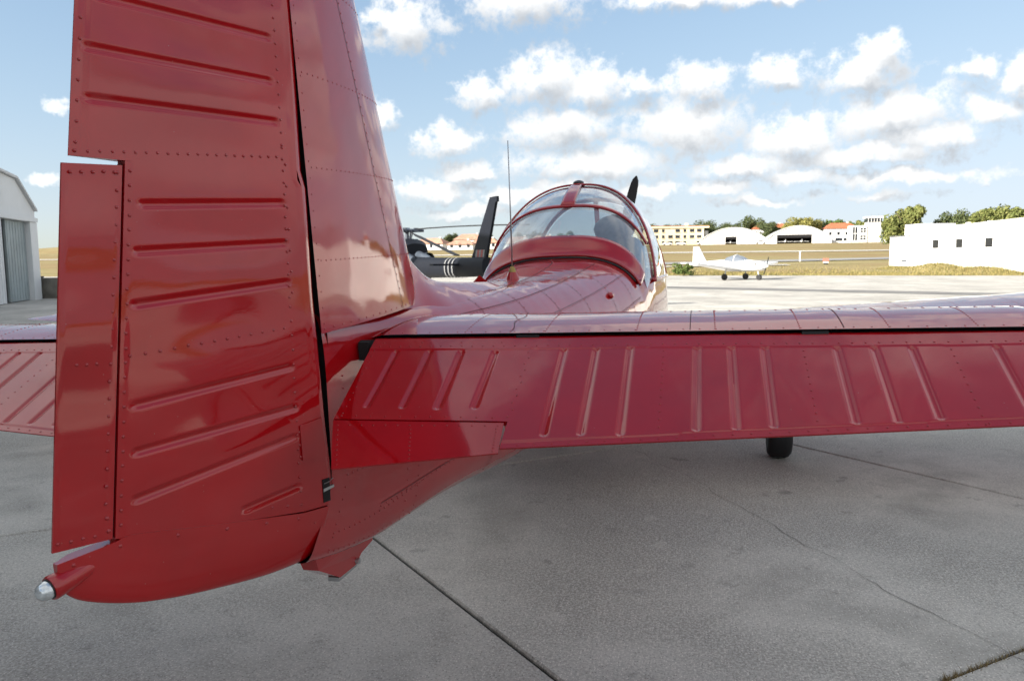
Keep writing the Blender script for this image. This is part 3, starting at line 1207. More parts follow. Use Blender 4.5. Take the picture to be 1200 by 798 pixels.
mb.build('hinge_gap', DARK, rudder)

# trim tab
mb = MB()
TZ0, TZ1 = 0.9535, 1.5885


def tabp(u, v, left):
    zl = 0.9460 + (TZ1 - 0.9460) * v
    zr = TZ0 + (TZ1 - 0.004 - TZ0) * v
    z = zl + (zr - zl) * u
    s = (r_hinge(z) + 0.0028) * (1 - u) + r_tabte(z) * u
    h = pillow(s + 0.1, z) * 1.2 * (1 if 0.05 < u < 0.95 else 0)
    if left:
        h = -r_thick(s, z)
    return rp(s, z, h)


mb.grid(lambda u, v: tabp(u, v, False), 24, 100)
mb.grid(lambda u, v: tabp(1 - u, v, True), 6, 20)
for v in (0, 1):
    vs = []
    for k in range(11):
        vs += [tabp(k / 10, v, False), tabp(k / 10, v, True)]
    mb.add(vs, [(2 * k, 2 * k + 1, 2 * k + 3, 2 * k + 2) for k in range(10)])
mb.add([tabp(0, 0, False), tabp(0, 0, True), tabp(0, 1, True), tabp(0, 1, False)], [(0, 1, 2, 3)])
mb.add([tabp(1, 0, False), tabp(1, 0, True), tabp(1, 1, True), tabp(1, 1, False)], [(0, 1, 2, 3)])
tab = mb.build('trim_tab', RED, rudder, True, 30)

# fibreglass bottom fairing
rb_z = interp([-0.0155, -0.012, 0.001, 0.022, 0.05, 0.105, 0.275, 0.417, 0.522, 0.562, 0.576], [0.858, 0.82, 0.78, 0.752, 0.745, 0.747, 0.772, 0.805, 0.846, 0.876, 0.915])


def fairing(u, v):
    s = -0.0155 + 0.5915 * (1 - (1 - v) ** 1.0)
    s = float(np.interp(v, [0, 0.06, 0.14, 0.9, 0.97, 1.0], [-0.0155, -0.011, 0.004, 0.53, 0.566, 0.576]))
    T = max(0.030, r_thick(s, 0.96)) if s < 0.5 else 0.030 * (1 - 0.55 * sstep(0.54, 0.576, s))
    T = min(T, 0.116)
    ph = math.pi * u
    zs = r_seam(s) - 0.0018
    zb_ = rb_z(s)
    c, sn = math.cos(ph), math.sin(ph)
    hh = -T / 2 + T / 2 * math.copysign(abs(c) ** 0.55, c)
    z = zs - (zs - zb_) * sn ** 0.9
    return rp(s, z, hh + 0.0030)


mb = MB()
mb.grid(fairing, 41, 80)
vs = []
for k in range(60):
    vs += [fairing(0, k / 59), fairing(1, k / 59)]
mb.add(vs, [(2 * k, 2 * k + 1, 2 * k + 3, 2 * k + 2) for k in range(59)])
mb.add([fairing(k / 40, 1.0) for k in range(41)], [tuple(range(41))])
bf = mb.build('bottom_fairing', REDF, rudder, True, 45)
# tail light
mb = MB()
ax0, ax1 = rp(0.495, 0.912, -0.010), rp(0.588, 0.896, -0.004)
mb.tube([ax0.lerp(ax1, t) for t in (0, 0.12, 0.3, 0.55, 0.8, 0.97, 1.0)], [0.002, 0.008, 0.0135, 0.018, 0.0205, 0.0212, 0.0195], 20, True)
mb.build('tail_light_housing', RED, rudder, True, 50)
mb = MB()
axis = (ax1 - ax0).normalized()
mb.tube([ax1 + axis * t for t in (-0.004, 0.004, 0.012, 0.018, 0.0215, 0.023)], [0.0155, 0.0158, 0.0148, 0.0115, 0.0065, 0.001], 18, True)
LENS = material('lamp_lens', (0.62, 0.66, 0.68), 0.08, coat=1.0, metal=0.55, noise=(60, 0.3))
mb.build('tail_light_lens', LENS, rudder, True, 50)
mb = MB()
mb.tube([ax1 + axis * t for t in (-0.002, 0.0018)], [0.0178, 0.0172], 20, True)
mb.build('tail_light_gasket', BLACK, rudder, True, 40)

# rivets, patch and hinge of the rudder
mr = MB()


def rrow(a, b, n, r=0.0033, h=0.0019, hoff=0.0):
    for k in range(n):
        t = k / (n - 1)
        s, z = a[0] + (b[0] - a[0]) * t, a[1] + (b[1] - a[1]) * t
        mr.rivet(rp(s + random.uniform(-.0006, .0006), z + random.uniform(-.0006, .0006), hoff + max(0, pillow(s, z)) + 0.0002), rn, r, h)


rrow((0.056, 2.33), (0.052, 1.66), 27)
rrow((0.052, 1.655), (0.058, 1.34), 14)
rrow((0.046, 1.62), (0.050, 1.35), 7)
rrow((0.058, 1.32), (0.062, 0.885), 15)
rrow((0.484, 1.606), (0.068, 1.634), 21)
rrow((0.42, 1.2575), (0.078, 1.2755), 13)
rrow((r_hinge(1.58) - 0.012, 1.58), (r_hinge(0.96) - 0.012, 0.965), 25)
rrow((r_te(2.3) - 0.011, 2.3), (r_te(1.62) - 0.011, 1.62), 21, hoff=-0.0014)
rrow((0.055, 1.045), (0.055, 0.99), 3)
rrow((0.30, 0.909), (0.33, 0.914), 2)
rrow((0.1, 0.893), (0.14, 0.902), 2)
tag(mr.build('rivets', RIV, rudder, True, 50), kind='stuff')
mr = MB()
rrow((r_hinge(1.58) + 0.012, 1.575), (r_hinge(0.97) + 0.012, 1.01), 20)
rrow((0.42, 1.576), (0.495, 1.571), 5)
rrow((0.57, 0.966), (0.51, 0.960), 4)
rrow((0.514, 1.254), (0.48, 1.251), 3)
rrow((0.487, 0.985), (0.487, 0.962), 2, 0.0042, 0.003)
mr.add(*(lambda m: (m.v, m.f))(MB().box((0, 0, 0), (0.001, 0.001, 0.001))))
tag(mr.build('rivets', RIV, tab, True, 50), kind='stuff')
mr = MB()
for s in (0.55, 0.47, 0.36, 0.255, 0.16, 0.075):
    mr.rivet(rp(s, r_seam(s) - 0.013, 0.0030 if s < 0.4 else 0.0024), rn, 0.0042, 0.0028)
mr.rivet(rp(0.03, 0.835, 0.0016), rn, 0.0035, 0.002)
tag(mr.build('screws', RIV, bf, True, 50), kind='stuff')
mb = MB()
mb.prism([rp(0.0545, 1.060, -0.0005), rp(-0.009, 1.067, -0.0005), rp(-0.016, 0.975, -0.0005), rp(0.0525, 0.983, -0.0005)], rn * 0.0036)
mb.build('access_patch', RED, rudder)
mb = MB()
mb.prism([rp(-0.001, 0.925, -0.012), rp(-0.022, 0.925, -0.012), rp(-0.022, 0.872, -0.012), rp(-0.001, 0.872, -0.012)], rn * 0.0135)
hb = mb.build('hinge_notch', DARK, rudder)
mb = MB()
mb.prism([rp(-0.002, 0.9035, -0.01), rp(-0.034, 0.9065, -0.01), rp(-0.034, 0.9005, -0.01), rp(-0.002, 0.8965, -0.01)], rn * 0.0125)
mb.tube([rp(-0.004, 0.915, 0.0025), rp(-0.02, 0.917, 0.003), rp(-0.034, 0.921, 0.0)], 0.0012, 6)
mb.build('hinge_bracket', STEEL, rudder)

# ---- tailplane and elevators
EA = R(27.5)
EP = Vector((0, 0.108, 1.218))
ed = Vector((0, -math.cos(EA), -math.sin(EA)))
en = Vector((0, -math.sin(EA), math.cos(EA)))
SPAN = 1.66
HY = 0.108


def ep(x, c, h=0.0):
    return EP + Vector((x, 0, 0)) + ed * c + en * h


def e_te(x):
    return 0.391 - 0.1018 * (x - 0.517)


def stab_prof(x):
    """closed outline (y, z) of the tailplane section at x; TE open"""
    le = 0.60 - 0.10 * x
    c = le - HY
    pts = []
    for k in range(28):
        t = k / 27
        a = math.pi * t
        q = (1 - math.cos(a)) / 2
        pts.append(q)
    return le, c


SBEADS = [((0.174, 0.057), (0.176, 0.262)), ((0.26, 0.058), (0.261, 0.264)), ((0.34, 0.059), (0.342, 0.266)), ((0.423, 0.06), (0.423, 0.264)),
          ((0.584, 0.055), (0.585, 0.345)), ((0.658, 0.053), (0.659, 0.341)), ((0.734, 0.05), (0.736, 0.338)), ((0.881, 0.052), (0.88, 0.322)),
          ((0.953, 0.053), (0.954, 0.317)), ((1.022, 0.053), (1.022, 0.309)), ((1.167, 0.055), (1.167, 0.294)), ((1.239, 0.056), (1.239, 0.288)),
          ((1.31, 0.057), (1.311, 0.277)), ((1.465, 0.057), (1.465, 0.262)), ((1.535, 0.057), (1.535, 0.255))]


def make_half(side):
    sx_ = side
    nm = 'right' if side > 0 else 'left'
    # --- fixed tailplane
    mb = MB()

    def stab(u, v):
        x = 0.088 + (SPAN - 0.088) * (1 - (1 - v) ** 1.25)
        le, c = stab_prof(x)
        a = 2 * math.pi * (u * 0.5)          # 0 top TE .. 1 bottom TE
        tipk = 1 - 0.6 * sstep(SPAN - 0.1, SPAN, x) ** 2
        rk = 1.0 - 0.25 * (1 - sstep(0.088, 0.13, x))
        if u <= 0.5:
            q = (1 - math.cos(math.pi * u * 2)) / 2
        else:
            q = (1 + math.cos(math.pi * (u - 0.5) * 2)) / 2
        q = q ** 0.9
        tz = 0.5 * 0.105 * c * (2.7 * math.sqrt(max(0.0, (1 - q))) * (0.34 + 0.62 * q)) * tipk * rk
        tz = max(tz, 0.0)
        zmid = 1.205
        # straight run to the hinge line: 24 mm above mid at the TE
        z = zmid + (1 if u <= 0.5 else -1) * (0.0240 * (1 - q) ** 1.0 * tipk * rk * 1.0 + 0.0 + tz * 0.0)
        prof = float(np.interp(q, [0, 0.15, 0.3, 0.45, 0.6, 0.75, 0.88, 0.96, 1.0], [0.0245, 0.0375, 0.0475, 0.0530, 0.0535, 0.0475, 0.0350, 0.0205, 0.0]))
        z = zmid + (1 if u <= 0.5 else -1) * prof * tipk * rk
        return Vector((sx_ * x, HY + 0.004 + (le - HY) * q, z))
    mb.grid(stab, 61, 60)
    st_ = mb.build('tailplane', RED, plane, True, 40, fix=True)
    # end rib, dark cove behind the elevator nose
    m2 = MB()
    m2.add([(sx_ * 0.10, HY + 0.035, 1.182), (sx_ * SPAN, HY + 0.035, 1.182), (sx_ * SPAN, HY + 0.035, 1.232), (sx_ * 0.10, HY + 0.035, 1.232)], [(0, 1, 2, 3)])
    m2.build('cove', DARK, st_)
    m2 = MB()
    rib = [stab(k / 60, 0.0) for k in range(61)]
    m2.add(rib, [tuple(range(61))])
    m2.build('root_rib', RED, st_)
    rv, sm = MB(), MB()

    def stab_top(x, q):
        v = 1 - (1 - (x - 0.088) / (SPAN - 0.088)) ** (1 / 1.25)
        qq = q ** (1 / 0.9)
        u = math.acos(1 - 2 * qq) / math.pi / 2
        return stab(u, v)

    def stab_nn(x, q):
        a = stab_top(x, min(q + 0.02, 0.95)) - stab_top(x, max(q - 0.02, 0.001))
        n = Vector((1, 0, 0)).cross(a)
        if n.z < 0:
            n = -n
        return n.normalized()
    for x in np.arange(0.13, SPAN - 0.02, 0.036):
        rv.rivet(stab_top(x, 0.030), stab_nn(x, 0.05), 0.0024, 0.0012)
        rv.rivet(stab_top(x, 0.52), stab_nn(x, 0.5), 0.0024, 0.0012)
        rv.rivet(stab_top(x, 0.56), stab_nn(x, 0.55), 0.0024, 0.0012)
    for x in (0.33, 0.53, 0.745, 0.92, 1.10, 1.28, 1.45):
        for q in np.arange(0.03, 0.6, 0.036):
            rv.rivet(stab_top(x, q), stab_nn(x, q), 0.0024, 0.0012)
    for x in (0.44, 0.865, 1.19):
        pts_ = [stab_top(x + (0.006 * math.sin(q * 20) if x < 0.5 else 0), q) + Vector((0, 0, 0.0008)) for q in np.linspace(0.02, 0.7, 20)]
        vs_ = []
        for p in pts_:
            vs_ += [p - Vector((0.001, 0, 0)), p + Vector((0.001, 0, 0))]
        sm.add(vs_, [(2 * k, 2 * k + 1, 2 * k + 3, 2 * k + 2) for k in range(len(pts_) - 1)])
    tag(rv.build('rivets', RIV, st_, True, 50), kind='stuff')
    tag(sm.build('panel_seams', SEAM, st_), kind='stuff')

    # --- elevator
    mb = MB()

    def e_h(x, c):
        h = bead_depth(x, c, SBEADS, 0.0095, 0.0042)
        h += 0.0009 * math.sin(x * 26) * math.sin(c * 11) + 0.0006 * math.sin(x * 9 + c * 14)
        if c > e_te(x) - 0.021 and x > 0.5:
            h -= 0.0014
        if c < 0.046:
            h += 0.0012
        return h

    def thick(x, c):
        return max(0.0035, 0.052 * (1 - c / (e_te(x) + 0.003)))

    def skin_in(u, v):
        c = 0.310 * v
        xi = 0.1 + 0.016 * v
        x = xi + (0.505 - xi) * u
        return x, c

    def skin_out(u, v):
        x = 0.505 + (SPAN - 0.505) * u
        return x, e_te(x) * v

    def P3(x, c, h):
        p = ep(x, c, h)
        return Vector((p.x * sx_, p.y, p.z))
    for fn_, nu, nv in ((skin_in, 120, 110), (skin_out, 330, 120)):
        mb.grid(lambda u, v: (lambda q: P3(q[0], q[1], e_h(*q)))(fn_(u, v)), nu, nv)
        mb.grid(lambda u, v: (lambda q: P3(q[0], q[1], -thick(*q)))(fn_(1 - u, v)), 20, 10)

    def nose_(u, v):
        x = 0.1 + (SPAN - 0.1) * u
        a = math.pi * v
        T = thick(x, 0) + 0.001
        return P3(x, -0.024 * math.sin(a), -T / 2 + 0.0005 + T / 2 * math.cos(a))
    mb.grid(nose_, 20, 10)
    # end faces and trailing edges
    vs_ = []
    for k in range(13):
        x, c = skin_in(0, k / 12)
        vs_ += [P3(x, c, 0), P3(x, c, -thick(x, c))]
    mb.add(vs_, [(2 * k, 2 * k + 1, 2 * k + 3, 2 * k + 2) for k in range(12)])
    mb.add([P3(0.116, 0.310, 0), P3(0.505, 0.310, 0), P3(0.505, 0.310, -thick(0.505, 0.31)), P3(0.116, 0.310, -thick(0.116, 0.31))], [(0, 1, 2, 3)])
    mb.add([P3(0.505, e_te(0.505), 0), P3(SPAN, e_te(SPAN), 0), P3(SPAN, e_te(SPAN), -0.0035), P3(0.505, e_te(0.505), -0.0035)], [(0, 1, 2, 3)])
    mb.add([P3(0.505, 0.310, 0), P3(0.505, e_te(0.505), 0), P3(0.505, e_te(0.505), -0.0035), P3(0.505, 0.310, -thick(0.505, 0.31))], [(0, 1, 2, 3)])
    mb.add([P3(SPAN, 0, 0), P3(SPAN, e_te(SPAN), 0), P3(SPAN, e_te(SPAN), -0.0035), P3(SPAN, 0, -0.052)], [(0, 1, 2, 3)])
    elv = mb.build('elevator', RED, plane, True, 30, fix=True)
    rv = MB()

    def er(x, c, r=0.0025):
        p = ep(x, c, e_h(x, c))
        rv.rivet((p.x * sx_, p.y, p.z), en, r, 0.0014)
    for x in np.arange(0.125, SPAN, 0.0262):
        er(x, 0.034)
    for x in np.arange(0.13, SPAN, 0.034):
        if x < 0.5:
            er(x, 0.299)
        else:
            er(x, e_te(x) - 0.0105)
    for x0_, n_ in ((0.502, 11), (0.809, 12), (1.10, 11), (1.382, 11)):
        for k in range(n_):
            er(x0_ + (0.006 if (k % 2 and x0_ < 0.6) else 0), 0.06 + k * 0.0235)
    for k in range(11):
        er(0.115 + 0.014 * k / 10, 0.05 + k * 0.024)
    for x in np.arange(0.13, 0.5, 0.1):
        er(x, 0.018)
    tag(rv.build('rivets', RIV, elv, True, 50), kind='stuff')
    # hinge covers seen in the gap
    for x in (0.49, 1.13):
        m2 = MB()
        m2.box((sx_ * x, 0.1155, 1.2165), (0.055, 0.014, 0.018))
        m2.build('hinge_fitting', GLOSSBLACK, elv)
    # --- elevator tab
    mb = MB()
    TA = R(2.5)

    def tab_pt(u, v, h):
        c0, c1 = 0.3145, e_te(0.3) + 0.036 - 0.052 * 0
        xi = 0.117 + (0.172 - 0.117) * v
        xo = 0.498 + 0.006 * v
        x = xi + (xo - xi) * u
        c_end = 0.459 + (0.401 - 0.459) * (x - 0.172) / (0.507 - 0.172)
        c = c0 + (c_end - c0) * v
        return P3(x, c, h - 0.010 * v * v * 0 - math.tan(TA) * (c - c0) * 1.0)
    mb.grid(lambda u, v: tab_pt(u, v, 0.0), 30, 16)
    mb.grid(lambda u, v: tab_pt(1 - u, v, -0.018 * (1 - v) - 0.003), 10, 8)
    for (a, b_) in (((0, 0), (0, 1)), ((1, 0), (1, 1)), ((0, 0), (1, 0)), ((0, 1), (1, 1))):
        vs_ = []
        for k in range(9):
            u = a[0] + (b_[0] - a[0]) * k / 8
            v = a[1] + (b_[1] - a[1]) * k / 8
            vs_ += [tab_pt(u, v, 0), tab_pt(u, v, -0.018 * (1 - v) - 0.003)]
        mb.add(vs_, [(2 * k, 2 * k + 1, 2 * k + 3, 2 * k + 2) for k in range(8)])
    et = mb.build('elevator_tab', RED, elv, True, 30, fix=True)
    rv = MB()
    for k in range(14):
        rv.rivet(tab_pt(0.03 + 0.94 * k / 13, 0.10, 0), en, 0.0025, 0.0013)
    for v in np.linspace(0.2, 0.92, 8):
        rv.rivet(tab_pt(0.03, v, 0), en, 0.0025, 0.0013)
        rv.rivet(tab_pt(0.47, v, 0), en, 0.0025, 0.0013)
        rv.rivet(tab_pt(0.965, v, 0), en, 0.0025, 0.0013)
    tag(rv.build('rivets', RIV, et, True, 50), kind='stuff')


make_half(1)
make_half(-1)
mb = MB()
mb.tube([(-0.2, 0.112, 1.195), (0.2, 0.112, 1.195)], 0.022, 12)
mb.build('elevator_torque_tube', DARK, plane, True, 40)
for q in (0.083, -0.083):
    mb = MB()
    mb.box((q * 0.95, 0.105, 1.192), (0.026, 0.05, 0.045))
    mb.build('elevator_cutout', DARK, plane)
# tail skid
mb = MB()


def skid(side):
    return [(side * 0.025, -0.13, 0.762), (side * 0.034, 0.05, 0.742), (side * 0.036, 0.20, 0.715), (side * 0.024, 0.185, 0.668), (side * 0.018, 0.13, 0.655), (side * 0.016, 0.10, 0.635), (side * 0.016, 0.01, 0.638), (side * 0.02, -0.10, 0.70)]


a, b = skid(1), skid(-1)
mb.add(a + b, [tuple(range(8)), tuple(range(15, 7, -1))] + [(k, 8 + k, 8 + (k + 1) % 8, (k + 1) % 8) for k in range(8)])
sk = mb.build('tail_skid', RED, plane, fix=True)
mb = MB()
mb.box((0.0, 0.055, 0.634), (0.03, 0.10, 0.010))
mb.tube([(-0.02, 0.10, 0.645), (0.026, 0.10, 0.645)], 0.008, 8)
mb.build('skid_shoe', STEEL, sk)

# ---- wings
for side in (1, -1):
    def wing(u, v):
        x = 0.45 + 3.75 * v
        k = (x - 0.45) / 3.75
        te, le = 2.92 + 0.27 * k, 4.62 - 0.45 * k
        tip = math.sqrt(max(0.02, 1 - max(0, (v - 0.93) / 0.07) ** 2))
        th = (0.105 - 0.045 * k) * tip
        if u <= 0.5:
            q = (1 - math.cos(math.pi * u * 2)) / 2
        else:
            q = (1 + math.cos(math.pi * (u - 0.5) * 2)) / 2
        prof = 2.6 * (0.2969 * math.sqrt(1 - q) - 0.126 * (1 - q) - 0.3516 * (1 - q) ** 2 + 0.2843 * (1 - q) ** 3 - 0.1015 * (1 - q) ** 4) / 0.26
        cz = 0.822 + 0.0652 * x + 0.02 * math.sin(math.pi * q)
        z = cz + (1 if u <= 0.5 else -0.85) * th * max(prof, 0) * 0.74
        return Vector((side * x, te + (le - te) * q, z))
    mb = MB()
    mb.grid(wing, 61, 40)
    wg = mb.build('wing', RED, plane, True, 50, fix=True)
    rv = MB()
    for x in np.arange(0.9, 4.1, 0.3):
        v = (x - 0.45) / 3.75
        for u in np.arange(0.05, 0.45, 0.008):
            p = wing(u, v)
            rv.rivet(p, (0, 0, 1), 0.0028, 0.0012)
    tag(rv.build('rivets', RIV, wg, True, 50), kind='stuff')
    mb = MB()
    mb.grid(lambda u, v: wing(0.06 + 0.36 * u, 0.035 + 0.075 * v) + Vector((0, 0, 0.004)), 12, 6)
    mb.build('wing_walk', BLACK, wg)
    # main gear: the wheels stand on the ground although the aircraft leans
    wx = side * 1.395
    Rb = Matrix.Rotation(BANK, 3, 'Y')

    def loc(p):
        return Rb @ Vector(p)
    gear = empty('main_gear', loc((wx, 3.956, 0)))
    gear.parent = plane
    g0 = gear.location
    mb = MB()
    prof = [(-0.075, 0.085), (-0.08, 0.13), (-0.078, 0.165), (-0.06, 0.186), (-0.03, 0.193), (0.03, 0.193), (0.06, 0.186), (0.078, 0.165), (0.08, 0.13), (0.075, 0.085)]
    mb.tube([loc((wx + px, 3.956, 0.193)) - g0 for px, r_ in prof], [r_ for px, r_ in prof], 28, True)
    mb.build('tyre', BLACK, gear, True, 50)
    mb = MB()
    mb.tube([loc((wx - 0.07, 3.956, 0.193)) - g0, loc((wx + 0.081, 3.956, 0.193)) - g0], 0.088, 20)
    mb.build('rim', STEEL, gear, True, 40)
    mb = MB()
    mb.tube([loc((wx + side * 0.10, 3.956, 0.193)) - g0, loc((wx + side * 0.11, 3.97, 0.5)) - g0, loc((wx + side * 0.06, 3.99, 0.86)) - g0], [0.03, 0.035, 0.045], 12)
    mb.tube([loc((wx, 3.956, 0.193)) - g0, loc((wx + side * 0.11, 3.956, 0.193)) - g0], 0.022, 10)
    mb.box(loc((wx + side * 0.115, 3.93, 0.23)) - g0, (0.05, 0.10, 0.12))
    mb.build('gear_leg', GLOSSBLACK, gear, True, 40)
    mb = MB()
    mb.box(loc((wx + side * 0.15, 3.99, 0.55)) - g0, (0.012, 0.34, 0.42))
    mb.build('gear_door', RED, gear)

# nose gear
gear = empty('nose_gear', (0.0, 5.45, 0.0))
gear.parent = plane
mb = MB()
mb.tube([(px * 0.8, 0, 0.165) for px, r_ in prof], [r_ * 0.85 for px, r_ in prof], 24, True)
mb.build('tyre', BLACK, gear, True, 50)
mb = MB()
mb.tube([(0.09, 0, 0.165), (0.09, 0.05, 0.40), (0.0, 0.08, 0.48), (0.0, 0.10, 0.65)], [0.022, 0.025, 0.03, 0.035], 10)
mb.build('gear_leg', STEEL, gear, True, 40)

# ---- propeller
prop = empty('propeller', (0.0, 6.1, 1.2))
prop.parent = plane
mb = MB()
mb.tube([(0, -0.10, 0), (0, 0.0, 0), (0, 0.12, 0), (0, 0.22, 0), (0, 0.27, 0)], [0.16, 0.16, 0.13, 0.07, 0.01], 20)
mb.build('spinner', WHITE, prop, True, 50)
pa = math.atan2(0.262, 0.995)
for k in (0, 1):
    mb = MB()

    def blade(u, v):
        r_ = 0.12 + (1.035 - 0.12) * v
        ch = float(np.interp(v, [0, 0.2, 0.5, 0.8, 0.93, 0.98, 1.0], [0.05, 0.09, 0.115, 0.098, 0.075, 0.045, 0.012]))
        tw = R(58 - 42 * v)
        th = 0.03 * (1 - v * 0.75)
        a = 2 * math.pi * u
        cx, cy = math.cos(a) * ch / 2, math.sin(a) * th / 2
        X = cx * math.cos(tw) - cy * math.sin(tw)
        Y = cx * math.sin(tw) + cy * math.cos(tw)
        an_ = pa + k * math.pi
        return Vector((X * math.cos(an_) + r_ * math.sin(an_), Y, -X * math.sin(an_) + r_ * math.cos(an_)))
    mb.grid(blade, 16, 24, True)
    mb.f.append(tuple(range(23 * 16, 24 * 16)))
    mb.build('propeller_blade', BLACK, prop, True, 60)

# ------------------------------------------------------------------ hangars along the left
HQ = Vector((-24.19, 22.93, 0))
hd = Vector((-0.491, 0.871, 0))       # along the fronts, away from the camera
hn = Vector((0.871, 0.491, 0))        # out of the fronts


def hp(t, d, z):
    return HQ + hd * t + hn * d + Vector((0, 0, z))


hang = empty('hangar', hp(-7, -8, 0))
tag(hang, 'pale metal hangar with grey sliding doors at the left edge of the apron', 'hangar')


def hbuild(m_, name, mat, parent=None, **k):
    o = m_.build(name, mat, None, **k)
    o.parent = parent
    o.matrix_parent_inverse = Matrix.Translation(-parent.location)
    return o


W0, W1 = 0.09, -15.2
outline = [(W0, 3.35), (-1.85, 4.42), (-3.4, 4.52), (-7.6, 4.7), (-11.7, 4.52), (-13.3, 4.42), (W1, 3.35)]
# front gable above the doors, 25 cm thick
mb = MB()
top_l = [hp(t, 0, z) for t, z in outline]
mb.prism([hp(W0, 0, 2.95)] + top_l + [hp(W1, 0, 2.95)], hn * -0.25)
hbuild(mb, 'front_gable', METALWALL, hang)
for t0, t1 in ((W0, -0.72), (-14.4, W1)):
    mb = MB()
    mb.prism([hp(t0, 0.06, 0), hp(t0, 0.06, 2.947), hp(t1, 0.06, 2.947), hp(t1, 0.06, 0)], hn * -0.4)
    hbuild(mb, 'pier', METALWALL, hang)
mb = MB()
mb.prism([hp(W0 + 0.02, 0.1, 2.96), hp(W0 + 0.02, 0.1, 3.12), hp(W1, 0.1, 3.12), hp(W1, 0.1, 2.96)], hn * -0.098)
hbuild(mb, 'door_rail', METALWALL, hang)
for t0, t1, dd in ((-0.75, -2.75, -0.12), (-3.55, -5.2, 0.02), (-5.3, -7.4, -0.12), (-7.5, -9.7, 0.02), (-9.8, -12.0, -0.12), (-12.1, -14.4, 0.02)):
    mb = MB()
    mb.prism([hp(t0, dd, 0.03), hp(t0, dd, 2.93), hp(t1, dd, 2.93), hp(t1, dd, 0.03)], hn * -0.08)
    dr = hbuild(mb, 'sliding_door', DOORM if t0 > -3 else METALWALL, hang)
    n = 7
    mb = MB()
    for k in range(n):
        tt = t0 + (t1 - t0) * (k + 0.5) / n
        mb.prism([hp(tt - 0.02, dd + 0.012, 0.05), hp(tt - 0.02, dd + 0.012, 2.9), hp(tt + 0.02, dd + 0.012, 2.9), hp(tt + 0.02, dd + 0.012, 0.05)], hn * -0.01)
    hbuild(mb, 'door_ribs', DOORM if t0 > -3 else METALWALL, hang)
# body: side walls, back, roof panels
mb = MB()
mb.prism([hp(W0, -0.26, 0), hp(W0, -0.26, 3.33), hp(W0, -16, 3.33), hp(W0, -16, 0)], hd * -0.2)
hbuild(mb, 'wall', METALWALL, hang)
mb = MB()
mb.prism([hp(W1, -0.26, 0), hp(W1, -0.26, 3.33), hp(W1, -16, 3.33), hp(W1, -16, 0)], hd * 0.2)
hbuild(mb, 'wall', METALWALL, hang)
mb = MB()
mb.prism([hp(t, -16, z) for t, z in [(W0 - 0.2, 0)] + outline + [(W1 + 0.2, 0)]], hn * -0.2)
hbuild(mb, 'wall', METALWALL, hang)
for (ta, za), (tb, zb_) in zip(outline[:-1], outline[1:]):
    mb = MB()
    mb.prism([hp(ta, 0.12, za + 0.02), hp(ta, -16.3, za + 0.02), hp(tb, -16.3, zb_ + 0.02), hp(tb, 0.12, zb_ + 0.02)], (0, 0, 0.08))
    hbuild(mb, 'roof_panel', ROOFM, hang)
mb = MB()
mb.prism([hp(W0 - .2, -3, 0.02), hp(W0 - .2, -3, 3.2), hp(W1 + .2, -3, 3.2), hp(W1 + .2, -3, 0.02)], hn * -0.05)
hbuild(mb, 'dark_backing', DARK, hang)  # black sheet added behind the doors in place of interior shade

TALLWALL = material('green_cladding', (0.07, 0.10, 0.085), 0.6, noise=(0.5, 0.1))  # kept dark so the unseen wall bounces less light
TALLDOOR = material('brown_door', (0.10, 0.085, 0.07), 0.6, noise=(0.5, 0.1))
# the tall hangar whose shade covers the foreground (left of and behind the camera)
tall = empty('hangar', hp(-38, -12, 0))
tag(tall, 'tall metal clad hangar behind the camera shading the foreground apron', 'hangar')
T0, T1, TH = -15.6, -64.0, 8.7
mb = MB()
mb.prism([hp(T0, -0.05, 0), hp(T0, -0.05, TH), hp(T1, -0.05, TH), hp(T1, -0.05, 0)], hn * -0.3)
hbuild(mb, 'wall', TALLWALL, tall)
mb = MB()
mb.prism([hp(T0, -0.36, TH - 0.3), hp(T0, -22, TH - 0.3), hp(T1, -22, TH - 0.3), hp(T1, -0.36, TH - 0.3)], (0, 0, 0.2))
hbuild(mb, 'roof', ROOFM, tall)
for t_ in (T0, T1):
    mb = MB()
    mb.prism([hp(t_, -0.36, 0), hp(t_, -0.36, TH - 0.32), hp(t_, -22, TH - 0.32), hp(t_, -22, 0)], hd * (-0.3 if t_ == T0 else 0.3))
    hbuild(mb, 'side_wall', TALLWALL, tall)
for k in range(8):
    ta = -20 - k * 5.2
    mb = MB()
    mb.prism([hp(ta, 0.08, 0.04), hp(ta, 0.08, 6.2), hp(ta - 4.9, 0.08, 6.2), hp(ta - 4.9, 0.08, 0.04)], hn * -0.1)
    hbuild(mb, 'sliding_door', TALLDOOR, tall)

# bin and low wall beside the hangar
mb = MB()
c = hp(0.7, -0.3, 0)
mb.box((c.x, c.y, 0.42), (0.42, 0.42, 0.82), 0.5)
bn = tag(mb.build('rubbish_bin', BLACK), 'black rubbish bin standing at the corner of the left hangar', 'bin')
mb = MB()
mb.box((c.x, c.y, 0.855), (0.47, 0.47, 0.045), 0.5)
mb.tube([c + Vector((-0.2, -0.23, 0.9)), c + Vector((0.2, -0.1, 0.9))], 0.015, 6)
mb.build('lid', BLACK, bn)
mb = MB()
mb.prism([(-25.0, 23.35, 0), (-25.0, 23.35, 0.82), (-21.3, 24.25, 0.82), (-21.3, 24.25, 0)], (-0.04, 0.17, 0))
tag(mb.build('low_wall', material('rough_block', (0.16, 0.15, 0.13), 0.95, noise=(2, 0.3))), 'low dark block wall beyond the left hangar corner', 'wall')

# ------------------------------------------------------------------ helicopter
heli = empty('helicopter', (-9.2, 23.8, 0))
tag(heli, 'dark navy helicopter with drooping rotor blades parked behind the red aircraft', 'helicopter')


